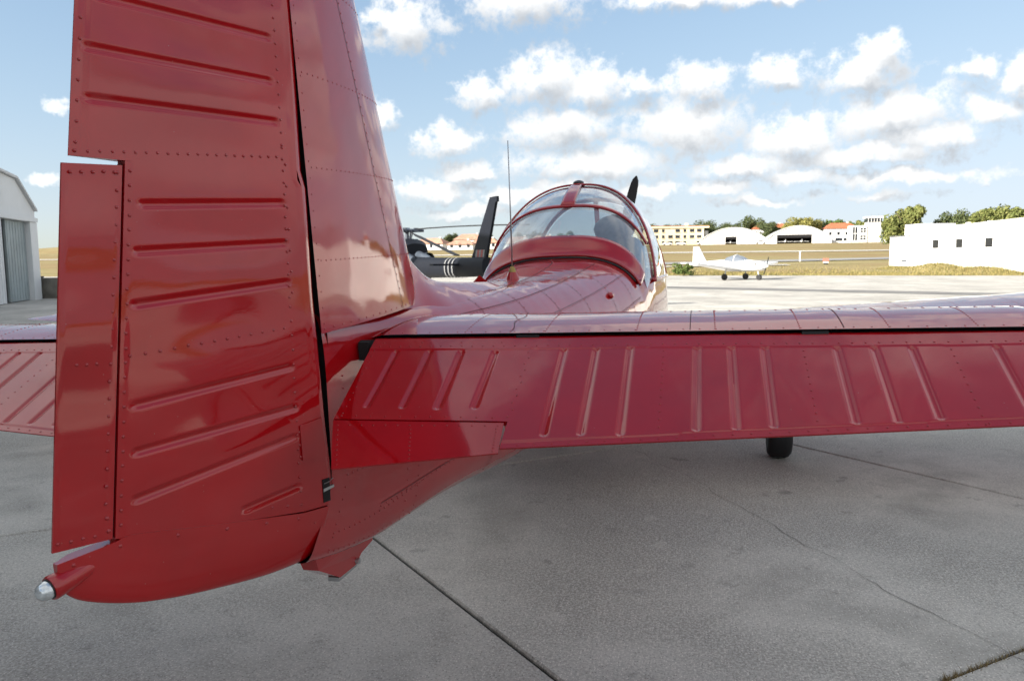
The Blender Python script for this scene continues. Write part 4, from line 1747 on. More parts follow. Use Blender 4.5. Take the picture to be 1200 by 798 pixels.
def hb_(m_, name, mat, par=None, **k):
    o = m_.build(name, mat, None, **k)
    o.parent = par or heli
    o.matrix_parent_inverse = Matrix.Translation(-heli.location)
    return o


tl = Vector((-4.8, 18.25, 0))
hb0 = Vector((-9.28, 23.91, 0))
ax_ = (tl - hb0).normalized()
sd_ = Vector((-ax_.y, ax_.x, 0))


def hl(a, s, z):
    return hb0 + ax_ * a + sd_ * s + Vector((0, 0, z))


def loft(m_, st, n=20, cap=True):
    rings = []
    for a, zc_, hw, hh in st:
        for k in range(n):
            an_ = 2 * math.pi * k / n
            cx, cz = math.cos(an_), math.sin(an_)
            rings.append(hl(a, hw * math.copysign(abs(cx) ** 0.75, cx), zc_ + hh * math.copysign(abs(cz) ** 0.75, cz)))
    fs_ = [(i * n + k, i * n + (k + 1) % n, (i + 1) * n + (k + 1) % n, (i + 1) * n + k) for i in range(len(st) - 1) for k in range(n)]
    if cap:
        fs_ += [tuple(range(n))[::-1], tuple(range((len(st) - 1) * n, len(st) * n))]
    m_.add(rings, fs_)


mb = MB()
loft(mb, [(-3.2, 0.9, 0.05, 0.05), (-3.0, 0.92, 0.4, 0.3), (-2.3, 1.0, 0.72, 0.6), (-1.2, 1.05, 0.82, 0.72), (0.2, 1.05, 0.8, 0.68), (1.0, 1.08, 0.62, 0.5), (1.6, 1.12, 0.36, 0.32)])
hb_(mb, 'cabin', HELI, smooth_=True, angle=50, fix=True)
mb = MB()
loft(mb, [(1.3, 1.12, 0.42, 0.36), (3.0, 1.13, 0.34, 0.32), (5.0, 1.15, 0.26, 0.29), (6.4, 1.17, 0.22, 0.27), (7.35, 1.19, 0.17, 0.25)])
boom = hb_(mb, 'tail_boom', HELI, smooth_=True, angle=50, fix=True)
mb = MB()
loft(mb, [(-1.3, 1.72, 0.2, 0.1), (-0.9, 1.80, 0.50, 0.28), (0.5, 1.78, 0.54, 0.31), (1.0, 1.66, 0.42, 0.27)])
hb_(mb, 'engine_cowling', HELI, smooth_=True, angle=50, fix=True)
mb = MB()
mb.tube([hl(0.5, 0.22, 1.42), hl(1.1, 0.28, 1.42), hl(1.45, 0.32, 1.42)], [0.16, 0.19, 0.2], 18, False)
ex = hb_(mb, 'exhaust', HELIGREY, smooth_=True)
mb = MB()
mb.tube([hl(1.2, 0.29, 1.42), hl(1.24, 0.295, 1.42)], [0.185, 0.185], 18)
hb_(mb, 'exhaust_core', DARK)
mb = MB()
mb.tube([hl(0.7, -0.32, 1.5), hl(1.3, -0.36, 1.45), hl(1.9, -0.36, 1.38)], [0.12, 0.15, 0.1], 14)
hb_(mb, 'fairing', HELIGREY, smooth_=True, angle=50)
mb = MB()
mb.tube([hl(1.2, 0.05, 1.52), hl(2.4, 0.05, 1.40)], [0.16, 0.08], 14)
hb_(mb, 'fairing', HELIGREY, smooth_=True, angle=50)
mb = MB()
mb.tube([hl(0, 0, 1.9), hl(0, 0, 2.34)], [0.09, 0.07], 12)
hb_(mb, 'mast', HELIGREY, smooth_=True, angle=50)
mb = MB()
mb.tube([hl(0, 0, 2.34), hl(0, 0, 2.42), hl(0, 0, 2.5)], [0.17, 0.19, 0.08], 14)
for k in range(3):
    an_ = R(33 + 120 * k)
    d_ = Vector((math.cos(an_), math.sin(an_), 0))
    mb.tube([hl(0, 0, 2.4), hl(0, 0, 2.4) + d_ * 0.6], [0.07, 0.05], 8)
    mb.box(hl(0, 0, 2.42) + d_ * 0.32, (0.16, 0.16, 0.14), an_)
hub = hb_(mb, 'rotor_hub', HELIGREY, smooth_=True, angle=40)
for k in range(3):
    an_ = R(75 + 120 * k)
    d_ = Vector((math.cos(an_), math.sin(an_), 0))
    mb = MB()
    mb.tube([hl(0, 0, 2.08) + d_ * 0.22, hl(0, 0, 2.40) + d_ * 0.34], 0.025, 6)
    hb_(mb, 'pitch_link', HELIGREY)
mb = MB()
mb.tube([hl(0, 0, 2.05), hl(0, 0, 2.11)], [0.26, 0.24], 14)
hb_(mb, 'swashplate', HELI, smooth_=True, angle=40)
for q in (-0.3, 0.3):
    mb = MB()
    mb.tube([hl(0.35, q, 1.95), hl(0.3, q * 0.9, 2.08), hl(0.05, q * 0.6, 2.06)], 0.035, 6)
    hb_(mb, 'control_rod', HELIGREY)
# rotor blades: one out to the right, one drooping towards the tail, one away
for root_, tip_, droop in ((hl(0, 0, 2.42), Vector((-4.3, 21.2, 2.40)), 0.05), (hl(0, 0, 2.40), Vector((-6.15, 19.95, 1.50)), 0.0), (hl(0, 0, 2.40), Vector((-13.5, 26.5, 2.05)), 0.12)):
    d_ = tip_ - root_
    n_ = d_.cross(Vector((0, 0, 1))).normalized()
    mb = MB()
    for k in range(12):
        pass
    vs_ = []
    for k in range(13):
        t = 0.1 + 0.9 * k / 12
        p = root_ + d_ * t + Vector((0, 0, droop * 4 * t * (1 - t)))
        w = 0.10 if k > 1 else 0.05
        for a_, b_ in ((-w, 0.0), (-w * 0.3, 0.022), (w, 0.006), (w, -0.006), (-w * 0.3, -0.02)):
            vs_.append(p + n_ * a_ + Vector((0, 0, b_)))
    mb.add(vs_, [(5 * k + j, 5 * k + (j + 1) % 5, 5 * k + 5 + (j + 1) % 5, 5 * k + 5 + j) for k in range(12) for j in range(5)] + [(60, 61, 62, 63, 64)])
    hb_(mb, 'rotor_blade', BLACK, fix=True)
# fin, lower fin, stabiliser, tail rotor
mb = MB()
mb.prism([hl(6.25, -0.035, 1.42), hl(7.30, -0.035, 1.42), hl(7.98, -0.035, 2.84), hl(8.08, -0.035, 2.86), hl(8.06, -0.035, 2.99), hl(7.62, -0.035, 2.99)], sd_ * 0.07)
hfin = hb_(mb, 'fin', HELI)
mb = MB()
mb.prism([hl(6.6, -0.03, 1.08), hl(7.3, -0.03, 1.08), hl(7.6, -0.03, 0.45), hl(7.2, -0.03, 0.45)], sd_ * 0.06)
hb_(mb, 'lower_fin', HELI)
mb = MB()
mb.box(hl(5.6, 0, 1.24), (0.35, 2.0, 0.05), math.atan2(ax_.y, ax_.x))
hb_(mb, 'stabiliser', HELI)
for k, mt in enumerate((STRIPEW, STRIPER, STRIPEW, STRIPER, STRIPEW)):
    for sg in (-1, 1):
        mb = MB()
        a0_ = 6.55 + 0.13 * k
        mb.prism([hl(a0_, sg * 0.038, 1.44), hl(a0_ + 0.11, sg * 0.038, 1.44), hl(a0_ + 0.17, sg * 0.038, 1.64), hl(a0_ + 0.06, sg * 0.038, 1.64)], sd_ * (0.004 * sg))
        hb_(mb, 'fin_stripe', mt)
for k in range(3):
    mb = MB()
    a0_ = 4.7 + 0.3 * k
    n = 20
    vs_ = []
    for a_ in (a0_, a0_ + 0.07):
        f_ = (a_ - 3.0) / 2.0
        hw, hh, zc_ = 0.34 - 0.04 * f_ + 0.004, 0.32 - 0.015 * f_ + 0.004, 1.13 + 0.01 * f_
        for j in range(n):
            an_ = 2 * math.pi * j / n
            cx, cz = math.cos(an_), math.sin(an_)
            vs_.append(hl(a_, hw * math.copysign(abs(cx) ** 0.75, cx), zc_ + hh * math.copysign(abs(cz) ** 0.75, cz)))
    mb.add(vs_, [(j, (j + 1) % n, n + (j + 1) % n, n + j) for j in range(n)])
    hb_(mb, 'boom_stripe', STRIPEW, smooth_=True)
mb = MB()
for k in range(2):
    an_ = R(40 + 180 * k)
    mb.tube([hl(7.2, 0.28, 1.3), hl(7.2 + 0.75 * math.cos(an_), 0.3, 1.3 + 0.75 * math.sin(an_))], [0.05, 0.03], 6)
mb.tube([hl(7.2, 0.1, 1.3), hl(7.2, 0.32, 1.3)], 0.06, 8)
hb_(mb, 'tail_rotor', GLOSSBLACK)
for s in (-0.95, 0.95):
    mb = MB()
    mb.tube([hl(-2.6, s, 0.16), hl(-2.3, s, 0.06), hl(1.3, s, 0.06)], 0.05, 8)
    for a_ in (-1.7, 0.6):
        mb.tube([hl(a_, s, 0.08), hl(a_, s * 0.5, 0.5)], 0.035, 8)
    hb_(mb, 'skid', GLOSSBLACK, smooth_=True)
for s in (-1, 1):
    mb = MB()
    mb.grid(lambda u, v: hl(-2.2 + 1.7 * u, s * (0.79 + 0.045 * math.sin(math.pi * (0.2 + 0.7 * u)) - 0.06 * v), 1.05 + 0.5 * v), 8, 4)
    hb_(mb, 'cabin_window', GLASSD, smooth_=True)

# ------------------------------------------------------------------ white light aircraft on the far apron
wp = empty('light_aircraft', (2.75, 45.2, 0), R(-40))
tag(wp, 'small white low wing aircraft parked far off on the sunlit apron', 'aircraft')
wp.scale = (0.95, 0.95, 0.95)
mb = MB()


def ring_loft(m_, st, n=18):
    rings = []
    for x, zc_, hw, hh in st:
        for k in range(n):
            an_ = 2 * math.pi * k / n
            rings.append((x, hw * math.cos(an_), zc_ + hh * math.sin(an_)))
    m_.add(rings, [(i * n + k, i * n + (k + 1) % n, (i + 1) * n + (k + 1) % n, (i + 1) * n + k) for i in range(len(st) - 1) for k in range(n)] + [tuple(range(n))[::-1], tuple(range((len(st) - 1) * n, len(st) * n))])


ring_loft(mb, [(-3.5, 0.98, 0.03, 0.06), (-3.0, 0.96, 0.1, 0.12), (-1.8, 0.92, 0.28, 0.26), (-0.6, 0.88, 0.46, 0.38), (0.4, 0.88, 0.48, 0.38), (1.2, 0.86, 0.42, 0.33), (1.85, 0.84, 0.34, 0.27), (2.0, 0.84, 0.2, 0.18)])
mb.build('fuselage', WHITE, wp, True, 60, fix=True)
mb = MB()
ring_loft(mb, [(-0.95, 1.16, 0.1, 0.05), (-0.6, 1.2, 0.36, 0.2), (-0.1, 1.22, 0.42, 0.31), (0.35, 1.2, 0.4, 0.24), (0.8, 1.12, 0.3, 0.08)])
cnp = mb.build('canopy', material('far_canopy', (0.14, 0.16, 0.19), 0.1, coat=0.5), wp, True, 60, fix=True)
mb = MB()
mb.tube([(0.05, 0.43, 1.15), (0.02, 0.3, 1.44), (0.0, 0, 1.54), (0.02, -0.3, 1.44), (0.05, -0.43, 1.15)], 0.03, 6)
mb.build('canopy_frame', WHITE, cnp, True)
for s in (-1, 1):
    mb = MB()
    mb.prism([(0.55, s * 0.3, 0.60), (-0.65, s * 0.3, 0.62), (-0.5, s * 3.75, 0.96), (0.2, s * 3.85, 0.96)], (0, 0, 0.11))
    mb.build('wing', WHITE, wp, fix=True)
    mb = MB()
    mb.prism([(-2.75, s * 0.05, 0.98), (-3.45, s * 0.05, 0.98), (-3.4, s * 1.25, 1.0), (-2.95, s * 1.25, 1.0)], (0, 0, 0.06))
    mb.build('tailplane', WHITE, wp, fix=True)
    mb = MB()
    mb.tube([(-0.05, s * 0.95, 0.68), (-0.12, s * 1.0, 0.2)], [0.04, 0.03], 8)
    lg = mb.build('gear_leg', STEEL, wp)
    mb = MB()
    mb.tube([(-0.12, s * 0.96, 0.19), (-0.12, s * 1.08, 0.19)], 0.19, 16)
    mb.build('tyre', BLACK, lg)
mb = MB()
mb.prism([(-2.35, -0.04, 1.05), (-3.45, -0.04, 1.0), (-3.42, -0.04, 2.05), (-3.0, -0.04, 2.07)], (0, 0.08, 0))
mb.build('fin', WHITE, wp, fix=True)
mb = MB()
mb.tube([(1.5, 0, 0.65), (1.62, 0, 0.2)], [0.04, 0.03], 8)
lg = mb.build('gear_leg', WHITE, wp)
mb = MB()
mb.tube([(1.62, -0.06, 0.17), (1.62, 0.06, 0.17)], 0.17, 16)
mb.build('tyre', BLACK, lg)
mb = MB()
mb.tube([(2.0, 0, 0.84), (2.12, 0, 0.84), (2.25, 0, 0.84)], [0.15, 0.12, 0.02], 12)
pr = mb.build('spinner', WHITE, wp, True, 60)
mb = MB()
mb.prism([(2.1, -0.04, 0.84), (2.1, 0.05, 0.84), (2.1, 0.24, 1.36), (2.1, 0.18, 1.38)], (0.02, 0, 0))
mb.build('propeller_blade', BLACK, pr)
mb = MB()
mb.prism([(2.1, -0.04, 0.84), (2.1, 0.05, 0.84), (2.1, -0.18, 0.36), (2.1, -0.24, 0.38)], (0.02, 0, 0))
mb.build('propeller_blade', BLACK, pr)
mb = MB()
mb.box((1.6, -0.36, 0.95), (0.18, 0.03, 0.1))
mb.build('air_intake', DARK, wp)

# ------------------------------------------------------------------ buildings
def wall_windows(bld, origin, ux, wins, depth, mat, frame=None, name='window'):
    """recessed looking windows: a sill, a frame and a pane, each window its own part"""
    n_ = Vector((ux.y, -ux.x, 0))
    for (a, z, w, h) in wins:
        o_ = origin + ux * a
        mb = MB()
        mb.prism([o_ + ux * (-w / 2) + Vector((0, 0, z)) + n_ * 0.01, o_ + ux * (w / 2) + Vector((0, 0, z)) + n_ * 0.01,
                  o_ + ux * (w / 2) + Vector((0, 0, z + h)) + n_ * 0.01, o_ + ux * (-w / 2) + Vector((0, 0, z + h)) + n_ * 0.01], n_ * 0.03)
        wn_ = mb.build(name, mat)
        wn_.parent = bld
        wn_.matrix_parent_inverse = Matrix.Translation(-bld.location)
        if frame:
            mb = MB()
            for (c0, c1, d0, d1) in ((-w / 2 - .06, w / 2 + .06, z - .08, z), (-w / 2 - .06, w / 2 + .06, z + h, z + h + .08), (-w / 2 - .06, -w / 2, z, z + h), (w / 2, w / 2 + .06, z, z + h)):
                mb.prism([o_ + ux * c0 + Vector((0, 0, d0)) + n_ * 0.012, o_ + ux * c1 + Vector((0, 0, d0)) + n_ * 0.012, o_ + ux * c1 + Vector((0, 0, d1)) + n_ * 0.012, o_ + ux * c0 + Vector((0, 0, d1)) + n_ * 0.012], n_ * 0.07)
            fo = mb.build('frame', frame, wn_)


def bpart(bld, m_, name, mat, **k):
    o = m_.build(name, mat, None, **k)
    o.parent = bld
    o.matrix_parent_inverse = Matrix.Translation(-bld.location)
    return o


# long white building at the right
wb = empty('white_building', (20, 60, 0))
tag(wb, 'long low white building with three small square windows at the right', 'building')
A = Vector((17.72, 77.0, -0.4))
B = A + (Vector((22.65, 58.7, -0.4)) - A) * 1.6
ux = (B - A).normalized()
nl = Vector((ux.y, -ux.x, 0))
if nl.x > 0:
    nl = -nl
LEN = (B - A).length


def wq(a, d, z):
    return A + ux * a - nl * d + Vector((0, 0, z))


mb = MB()
mb.prism([wq(0, 0, 0), wq(LEN, 0, 0), wq(LEN, 0, 4.35), wq(3.6, 0, 3.72), wq(3.6, 0, 3.42), wq(0, 0, 3.42)], nl * -14)
bpart(wb, mb, 'wall', WHITEWALL)
mb = MB()
mb.prism([wq(3.6, -0.06, 3.723), wq(LEN, -0.06, 4.353), wq(LEN, -0.06, 4.5), wq(3.6, -0.06, 3.87)], nl * -14.1)
bpart(wb, mb, 'parapet', WHITEWALL)
mb = MB()
mb.prism([wq(0.3, 1.2, 3.423), wq(3.2, 1.2, 3.423), wq(3.2, 1.2, 4.45), wq(0.3, 1.2, 4.45)], nl * -3)
bpart(wb, mb, 'roof_hut', WHITEWALL)
mb = MB()
mb.prism([wq(-0.04, -0.05, 3.35), wq(3.55, -0.05, 3.35), wq(3.55, -0.05, 3.41), wq(-0.04, -0.05, 3.41)], nl * 0.04)
bpart(wb, mb, 'gutter', HELIGREY)
for k, a in enumerate((7.0, 8.3, 12.2, 16.5)):
    mb = MB()
    mb.box(wq(a, 3 + k, 4.15), (0.3, 0.3, 0.45 + 0.1 * k))
    bpart(wb, mb, 'chimney', WHITEWALL)
for a in (7.6, 10.9, 14.6):
    mb = MB()
    mb.prism([wq(a - 0.44, -0.02, 2.23), wq(a + 0.44, -0.02, 2.23), wq(a + 0.44, -0.02, 2.92), wq(a - 0.44, -0.02, 2.92)], nl * 0.02)
    w_ = bpart(wb, mb, 'window', GLASSD)
    mb = MB()
    for c0, c1, d0, d1 in ((-.52, .52, 2.17, 2.23), (-.48, .48, 2.92, 2.97), (-.48, -.44, 2.23, 2.92), (.44, .48, 2.23, 2.92)):
        mb.prism([wq(a + c0, -0.025, d0), wq(a + c1, -0.025, d0), wq(a + c1, -0.025, d1), wq(a + c0, -0.025, d1)], nl * 0.03)
    fo = mb.build('frame', WHITEWALL, w_)
mb = MB()
mb.prism([wq(2.2, -0.02, 1.1), wq(3.1, -0.02, 1.1), wq(3.1, -0.02, 1.22), wq(2.2, -0.02, 1.22)], nl * 0.03)
bpart(wb, mb, 'vent', HELIGREY)


def gz(y):
    return terrain_z(0, y)


# cream block with rows of windows
cb_ = empty('apartment_block', (-8, 338, gz(338)))
tag(cb_, 'cream three storey block with rows of dark windows beyond the field', 'building')
ub = Vector((0.97, 0.24, 0)).normalized()
nb = Vector((ub.y, -ub.x, 0))
OB = Vector((-27, 335.3, gz(338)))
LB = 28.6


def bq(a, d, z):
    return OB + ub * a - nb * d + Vector((0, 0, z))


mb = MB()
mb.prism([bq(0, 0, -0.5), bq(LB, 0, -0.5), bq(LB, 0, 7.4), bq(0, 0, 7.4)], nb * -11)
bpart(cb_, mb, 'wall', CREAM)
mb = MB()
mb.prism([bq(-0.3, -0.5, 7.42), bq(LB + 2.2, -0.5, 7.42), bq(LB + 2.2, -0.5, 8.1), bq(-0.3, -0.5, 8.1)], nb * -11.8)
rf_ = bpart(cb_, mb, 'roof', CREAM)
mb = MB()
mb.prism([bq(-0.35, -0.55, 8.12), bq(LB + 2.25, -0.55, 8.12), bq(LB + 2.25, -0.55, 8.35), bq(-0.35, -0.55, 8.35)], nb * -12)
bpart(cb_, mb, 'roof_tiles', ROOFRED)
mb = MB()
mb.box(bq(22, 4, 8.9), (1.6, 1.6, 1.2))
bpart(cb_, mb, 'roof_hut', CREAM)
mb = MB()
mb.prism([bq(LB + 0.02, 0.4, 0.3), bq(LB + 2.0, 0.4, 0.3), bq(LB + 2.0, 0.4, 6.2), bq(LB + 0.02, 0.4, 6.2)], nb * -6)
bpart(cb_, mb, 'stair_tower', material('stair_lattice', (0.10, 0.10, 0.095), 0.9, noise=(1, 0.4)))
wins = []
for fl in range(3):
    for k in range(9):
        if (fl, k) in ((2, 4), (0, 7)):
            continue
        wins.append((1.8 + 3.1 * k, 0.55 + 2.55 * fl, (1.9 if k % 3 else 1.1), 1.25))
for a, z, w, h in wins:
    mb = MB()
    mb.prism([bq(a - w / 2, -0.03, z), bq(a + w / 2, -0.03, z), bq(a + w / 2, -0.03, z + h), bq(a - w / 2, -0.03, z + h)], nb * 0.05)
    w_ = bpart(cb_, mb, 'window', GLASSD)
    mb = MB()
    mb.prism([bq(a - w / 2 - .1, -0.06, z - .18), bq(a + w / 2 + .1, -0.06, z - .18), bq(a + w / 2 + .1, -0.06, z - 0.01), bq(a - w / 2 - .1, -0.06, z - 0.01)], nb * 0.2)
    fo = mb.build('sill', CREAM, w_)

# two arched hangars
def arched(x0, x1, y, h, label, door, dark_h, letters=False):
    b = empty('arched_hangar', ((x0 + x1) / 2, y, gz(y)))
    tag(b, label, 'hangar')
    z0 = gz(y)
    n = 24
    pts_ = []
    for k in range(n + 1):
        t = k / n
        pts_.append((x0 + (x1 - x0) * t, 1.6 + (h - 1.6) * (1 - abs(2 * t - 1) ** 2.1)))
    d0, d1, dh = door
    up = [Vector((x, y, z0 + z)) for x, z in pts_]
    mb = MB()
    # front in three pieces round the door opening
    mb.prism([Vector((x0, y, z0 - .6))] + [p for p in up if p.x <= d0] + [Vector((d0, y, z0 + np.interp(d0, [q[0] for q in pts_], [q[1] for q in pts_]))), Vector((d0, y, z0 - .6))], (0, 0.4, 0))
    mb.prism([Vector((d1, y, z0 - .6)), Vector((d1, y, z0 + np.interp(d1, [q[0] for q in pts_], [q[1] for q in pts_])))] + [p for p in up if p.x >= d1] + [Vector((x1, y, z0 - .6))], (0, 0.4, 0))
    mb.prism([Vector((d0, y, z0 + dh)), Vector((d0, y, z0 + np.interp(d0, [q[0] for q in pts_], [q[1] for q in pts_])))] + [p for p in up if d0 < p.x < d1] + [Vector((d1, y, z0 + np.interp(d1, [q[0] for q in pts_], [q[1] for q in pts_]))), Vector((d1, y, z0 + dh))], (0, 0.4, 0))
    bpart(b, mb, 'front_wall', WHITEWALL, fix=True)
    mb = MB()
    vs_ = []
    for x, z in pts_:
        vs_ += [(x, y - 0.4, z0 + z + 0.12), (x, y + 30, z0 + z + 0.12), (x, y - 0.4, z0 + z + 0.36), (x, y + 30, z0 + z + 0.36)]
    fs_ = []
    for k in range(n):
        a = 4 * k
        fs_ += [(a, a + 4, a + 5, a + 1), (a + 2, a + 3, a + 7, a + 6), (a, a + 2, a + 6, a + 4)]
    mb.add(vs_, fs_)
    bpart(b, mb, 'roof', WHITE, fix=True)
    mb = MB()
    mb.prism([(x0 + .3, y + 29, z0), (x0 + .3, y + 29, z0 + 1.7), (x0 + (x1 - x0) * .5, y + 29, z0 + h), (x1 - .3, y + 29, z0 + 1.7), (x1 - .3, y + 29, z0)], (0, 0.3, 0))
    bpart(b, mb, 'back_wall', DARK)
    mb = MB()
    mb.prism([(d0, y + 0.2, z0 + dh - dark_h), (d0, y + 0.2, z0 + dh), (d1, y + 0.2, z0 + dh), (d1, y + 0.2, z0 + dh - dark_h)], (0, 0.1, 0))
    bpart(b, mb, 'door_shade', DARK)  # near-black strip painting the shade under the door head
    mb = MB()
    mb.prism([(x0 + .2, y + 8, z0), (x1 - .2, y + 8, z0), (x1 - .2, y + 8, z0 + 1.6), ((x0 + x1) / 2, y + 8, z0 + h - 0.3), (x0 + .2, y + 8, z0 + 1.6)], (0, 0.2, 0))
    bpart(b, mb, 'dark_backing', DARK)  # black sheet standing in for the unlit hangar interior
    if letters:
        lm = material('faded_lettering', (0.42, 0.42, 0.45), 0.8)
        for k in range(11):
            mb = MB()
            x = (x0 + x1) / 2 - 4.6 + 1.05 * k
            mb.prism([(x, y - 0.04, z0 + h - 2.5), (x + 0.5, y - 0.04, z0 + h - 2.5), (x + 0.5, y - 0.04, z0 + h - 1.9), (x, y - 0.04, z0 + h - 1.9)], (0, 0.03, 0))
            bpart(b, mb, 'lettering', lm)
    return b


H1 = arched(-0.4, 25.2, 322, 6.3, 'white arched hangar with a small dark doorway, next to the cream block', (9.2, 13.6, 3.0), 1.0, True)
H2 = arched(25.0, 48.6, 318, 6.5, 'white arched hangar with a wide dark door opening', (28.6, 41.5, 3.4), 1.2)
# aircraft parked in the hangar mouths
for k, (x, y, s, lab) in enumerate(((11.2, 320.2, 0.42, 'tiny white aircraft parked in the small hangar doorway'), (31.5, 316.3, 0.5, 'white aircraft parked at the left of the wide hangar opening'), (37.5, 316.3, 0.5, 'white aircraft parked at the right of the wide hangar opening'))):
    b = empty('parked_aircraft', (x, y, gz(y)))
    tag(b, lab, 'aircraft')
    b.scale = (s * 1.6,) * 3
    mb = MB()
    mb.ellipsoid((0, 0, 0.95), (0.55, 2.6, 0.5), 12, 8)
    mb.build('fuselage', WHITE, b, True)
    mb = MB()
    mb.box((0, 0.3, 0.9), (7.0, 1.2, 0.12))
    mb.build('wing', WHITE, b)
    mb = MB()
    mb.prism([(-0.04, -2.0, 1.1), (-0.04, -2.7, 1.1), (-0.04, -2.7, 2.0), (-0.04, -2.3, 2.0)], (0.08, 0, 0))
    mb.build('fin', WHITE, b)
    for q in (-1, 1):
        mb = MB()
        mb.tube([(q * 0.9, 0.2, 0.2), (q * 1.02, 0.2, 0.2)], 0.2, 10)
        mb.build('wheel', BLACK, b)

# control tower and its low wing
tw = empty('control_tower', (62, 325, gz(322)))
tag(tw, 'white control tower with a glazed cab and a low wing beside it', 'tower')
z0 = gz(325)
mb = MB()
mb.box((64.9, 327, z0 + 3.6), (5.0, 5.0, 8.4))
bpart(tw, mb, 'tower_shaft', WHITEWALL)
mb = MB()
mb.box((64.9, 327, z0 + 8.55), (5.4, 5.4, 1.45))
bpart(tw, mb, 'cab_glazing', GLASSD)
mb = MB()
mb.box((64.9, 327, z0 + 9.6), (6.2, 6.2, 0.6))
for k in range(5):
    mb.box((62.7 + k * 1.05, 324.2, z0 + 8.55), (0.16, 0.16, 1.43))
bpart(tw, mb, 'cab_roof', WHITEWALL)
for k in range(4):
    mb = MB()
    mb.tube([(63 + k * 1.3, 327, z0 + 9.9), (63 + k * 1.3, 327, z0 + 10.6 + 0.3 * (k % 2))], 0.07, 5)
    bpart(tw, mb, 'antenna', STEEL)
mb = MB()
mb.box((59.3, 327, z0 + 3.0), (6.0, 6.0, 7.0))
bpart(tw, mb, 'office_wing', WHITEWALL)
mb = MB()
mb.box((50.8, 329, z0 + 1.2), (11, 6, 3.6))
bpart(tw, mb, 'low_wing', WHITEWALL)
for x, z, w, h in ((58.0, 0.8, 1.6, 5.2), (60.9, 1.0, 2.0, 1.7), (60.9, 3.9, 2.0, 1.7)):
    mb = MB()
    mb.box((x, 323.97, z0 + z + h / 2), (w, 0.06, h))
    w_ = bpart(tw, mb, 'window', GLASSD)
    mb = MB()
    mb.box((x, 323.94, z0 + z + h / 2), (0.18, 0.12, h + 0.1))
    mb.box((x, 323.94, z0 + z + h / 2), (w + 0.1, 0.10, 0.18))
    fo = mb.build('frame', WHITEWALL, w_)
for x, w in ((48.0, 1.6), (52.5, 2.6), (54.8, 1.2)):
    mb = MB()
    mb.box((x, 325.97, z0 + 1.3), (w, 0.06, 1.2))
    bpart(tw, mb, 'window', GLASSD)


def house(x, y, w, d, h, rz, label, roof=ROOFRED, wall=WHITEWALL, zoff=0.0):
    b = empty('house', (x, y, gz(y) + zoff), rz)
    tag(b, label, 'house')
    mb = MB()
    mb.box((0, 0, h / 2 - 1), (w, d, h + 2))
    mb.build('wall', wall, b)
    mb = MB()
    e = 0.5
    mb.add([(-w / 2 - e, -d / 2 - e, h), (w / 2 + e, -d / 2 - e, h), (w / 2 + e, d / 2 + e, h), (-w / 2 - e, d / 2 + e, h), (-w / 2 + d * 0.32, 0, h + d * 0.27), (w / 2 - d * 0.32, 0, h + d * 0.27)],
           [(0, 1, 5, 4), (1, 2, 5), (2, 3, 4, 5), (3, 0, 4), (3, 2, 1, 0)])
    r_ = mb.build('roof', roof, b)
    mb = MB()
    mb.box((w * 0.25, d * 0.1, h + d * 0.24), (0.7, 0.7, 1.4))
    mb.build('chimney', wall, r_)
    for k in range(max(2, int(w // 3))):
        for fl in range(max(1, int(h // 2.8))):
            mb = MB()
            xx = -w / 2 + w * (k + 0.5) / max(2, int(w // 3))
            mb.box((xx, -d / 2 - 0.03, 1.2 + 2.8 * fl + 0.1), (1.0, 0.08, 1.3))
            mb.build('window', GLASSD, b)
    return b


house(56.5, 350, 13, 9, 6.2, 0.1, 'white house with a wide orange tiled roof left of the control tower')
house(29.5, 362, 16, 9, 6.9, 0.05, 'terracotta roofed house peeping over the wide arched hangar')
house(70.5, 318, 6, 5, 3.0, 0.0, 'small red roofed house right of the control tower')
house(51, 118, 3.4, 3.4, 8.0, 0.2, 'white house top showing between trees above the long white building', zoff=-0.3)
# the town behind the helicopter
town = [(-108, 262, 10, 7, 2.6, 0.2, 'white house with orange roof left of the helicopter exhaust, far off'),
        (-97, 270, 12, 8, 2.0, -0.1, 'low white house with tiled roof behind the helicopter cowling'),
        (-87, 285, 11, 8, 3.4, 0.15, 'tallest white town house with bright orange roof behind the helicopter boom'),
        (-78, 276, 10, 7, 2.0, 0.1, 'white cottage with orange roof behind the drooping rotor blade'),
        (-70, 292, 12, 7, 2.4, -0.1, 'wide white house left of the helicopter fin'),
        (-61, 300, 10, 7, 2.8, 0.05, 'white house with terracotta roof behind the helicopter fin'),
        (-92, 300, 9, 7, 3.2, 0.0, 'narrow white house squeezed between two orange roofs behind the helicopter'),
        (-66, 278, 9, 6, 1.7, 0.2, 'lowest white house just left of the helicopter fin'),
        (-56.5, 281, 8, 6, 1.8, -0.1, 'low white house just right of the helicopter fin'),
        (-83, 262, 9, 6, 1.6, 0.1, 'low white house nearest the field behind the rotor blade'),
        (-52, 290, 11, 7, 2.2, 0.1, 'white house between the helicopter fin and the red canopy')]
TOWNROOF = material('pale_terracotta', (0.46, 0.25, 0.17), 0.85, noise=(1.0, 0.25))
for t_ in town:
    house(*t_, roof=TOWNROOF)
strip('road', (-140, 235), (-30, 250), 12, RUNWAY)

# far left scenery beyond the hangar
mb = MB()


def hillf(u, v):
    x = -900 + 640 * u
    y = 480 + 260 * v
    z = gz(600) - 1 + 17 * math.sin(math.pi * min(1, v * 1.0)) ** 0.8 * (0.75 + 0.25 * math.sin(u * 9 + 1)) * sstep(0, 0.2, u) * sstep(1, 0.8, u)
    return Vector((x, y, z))


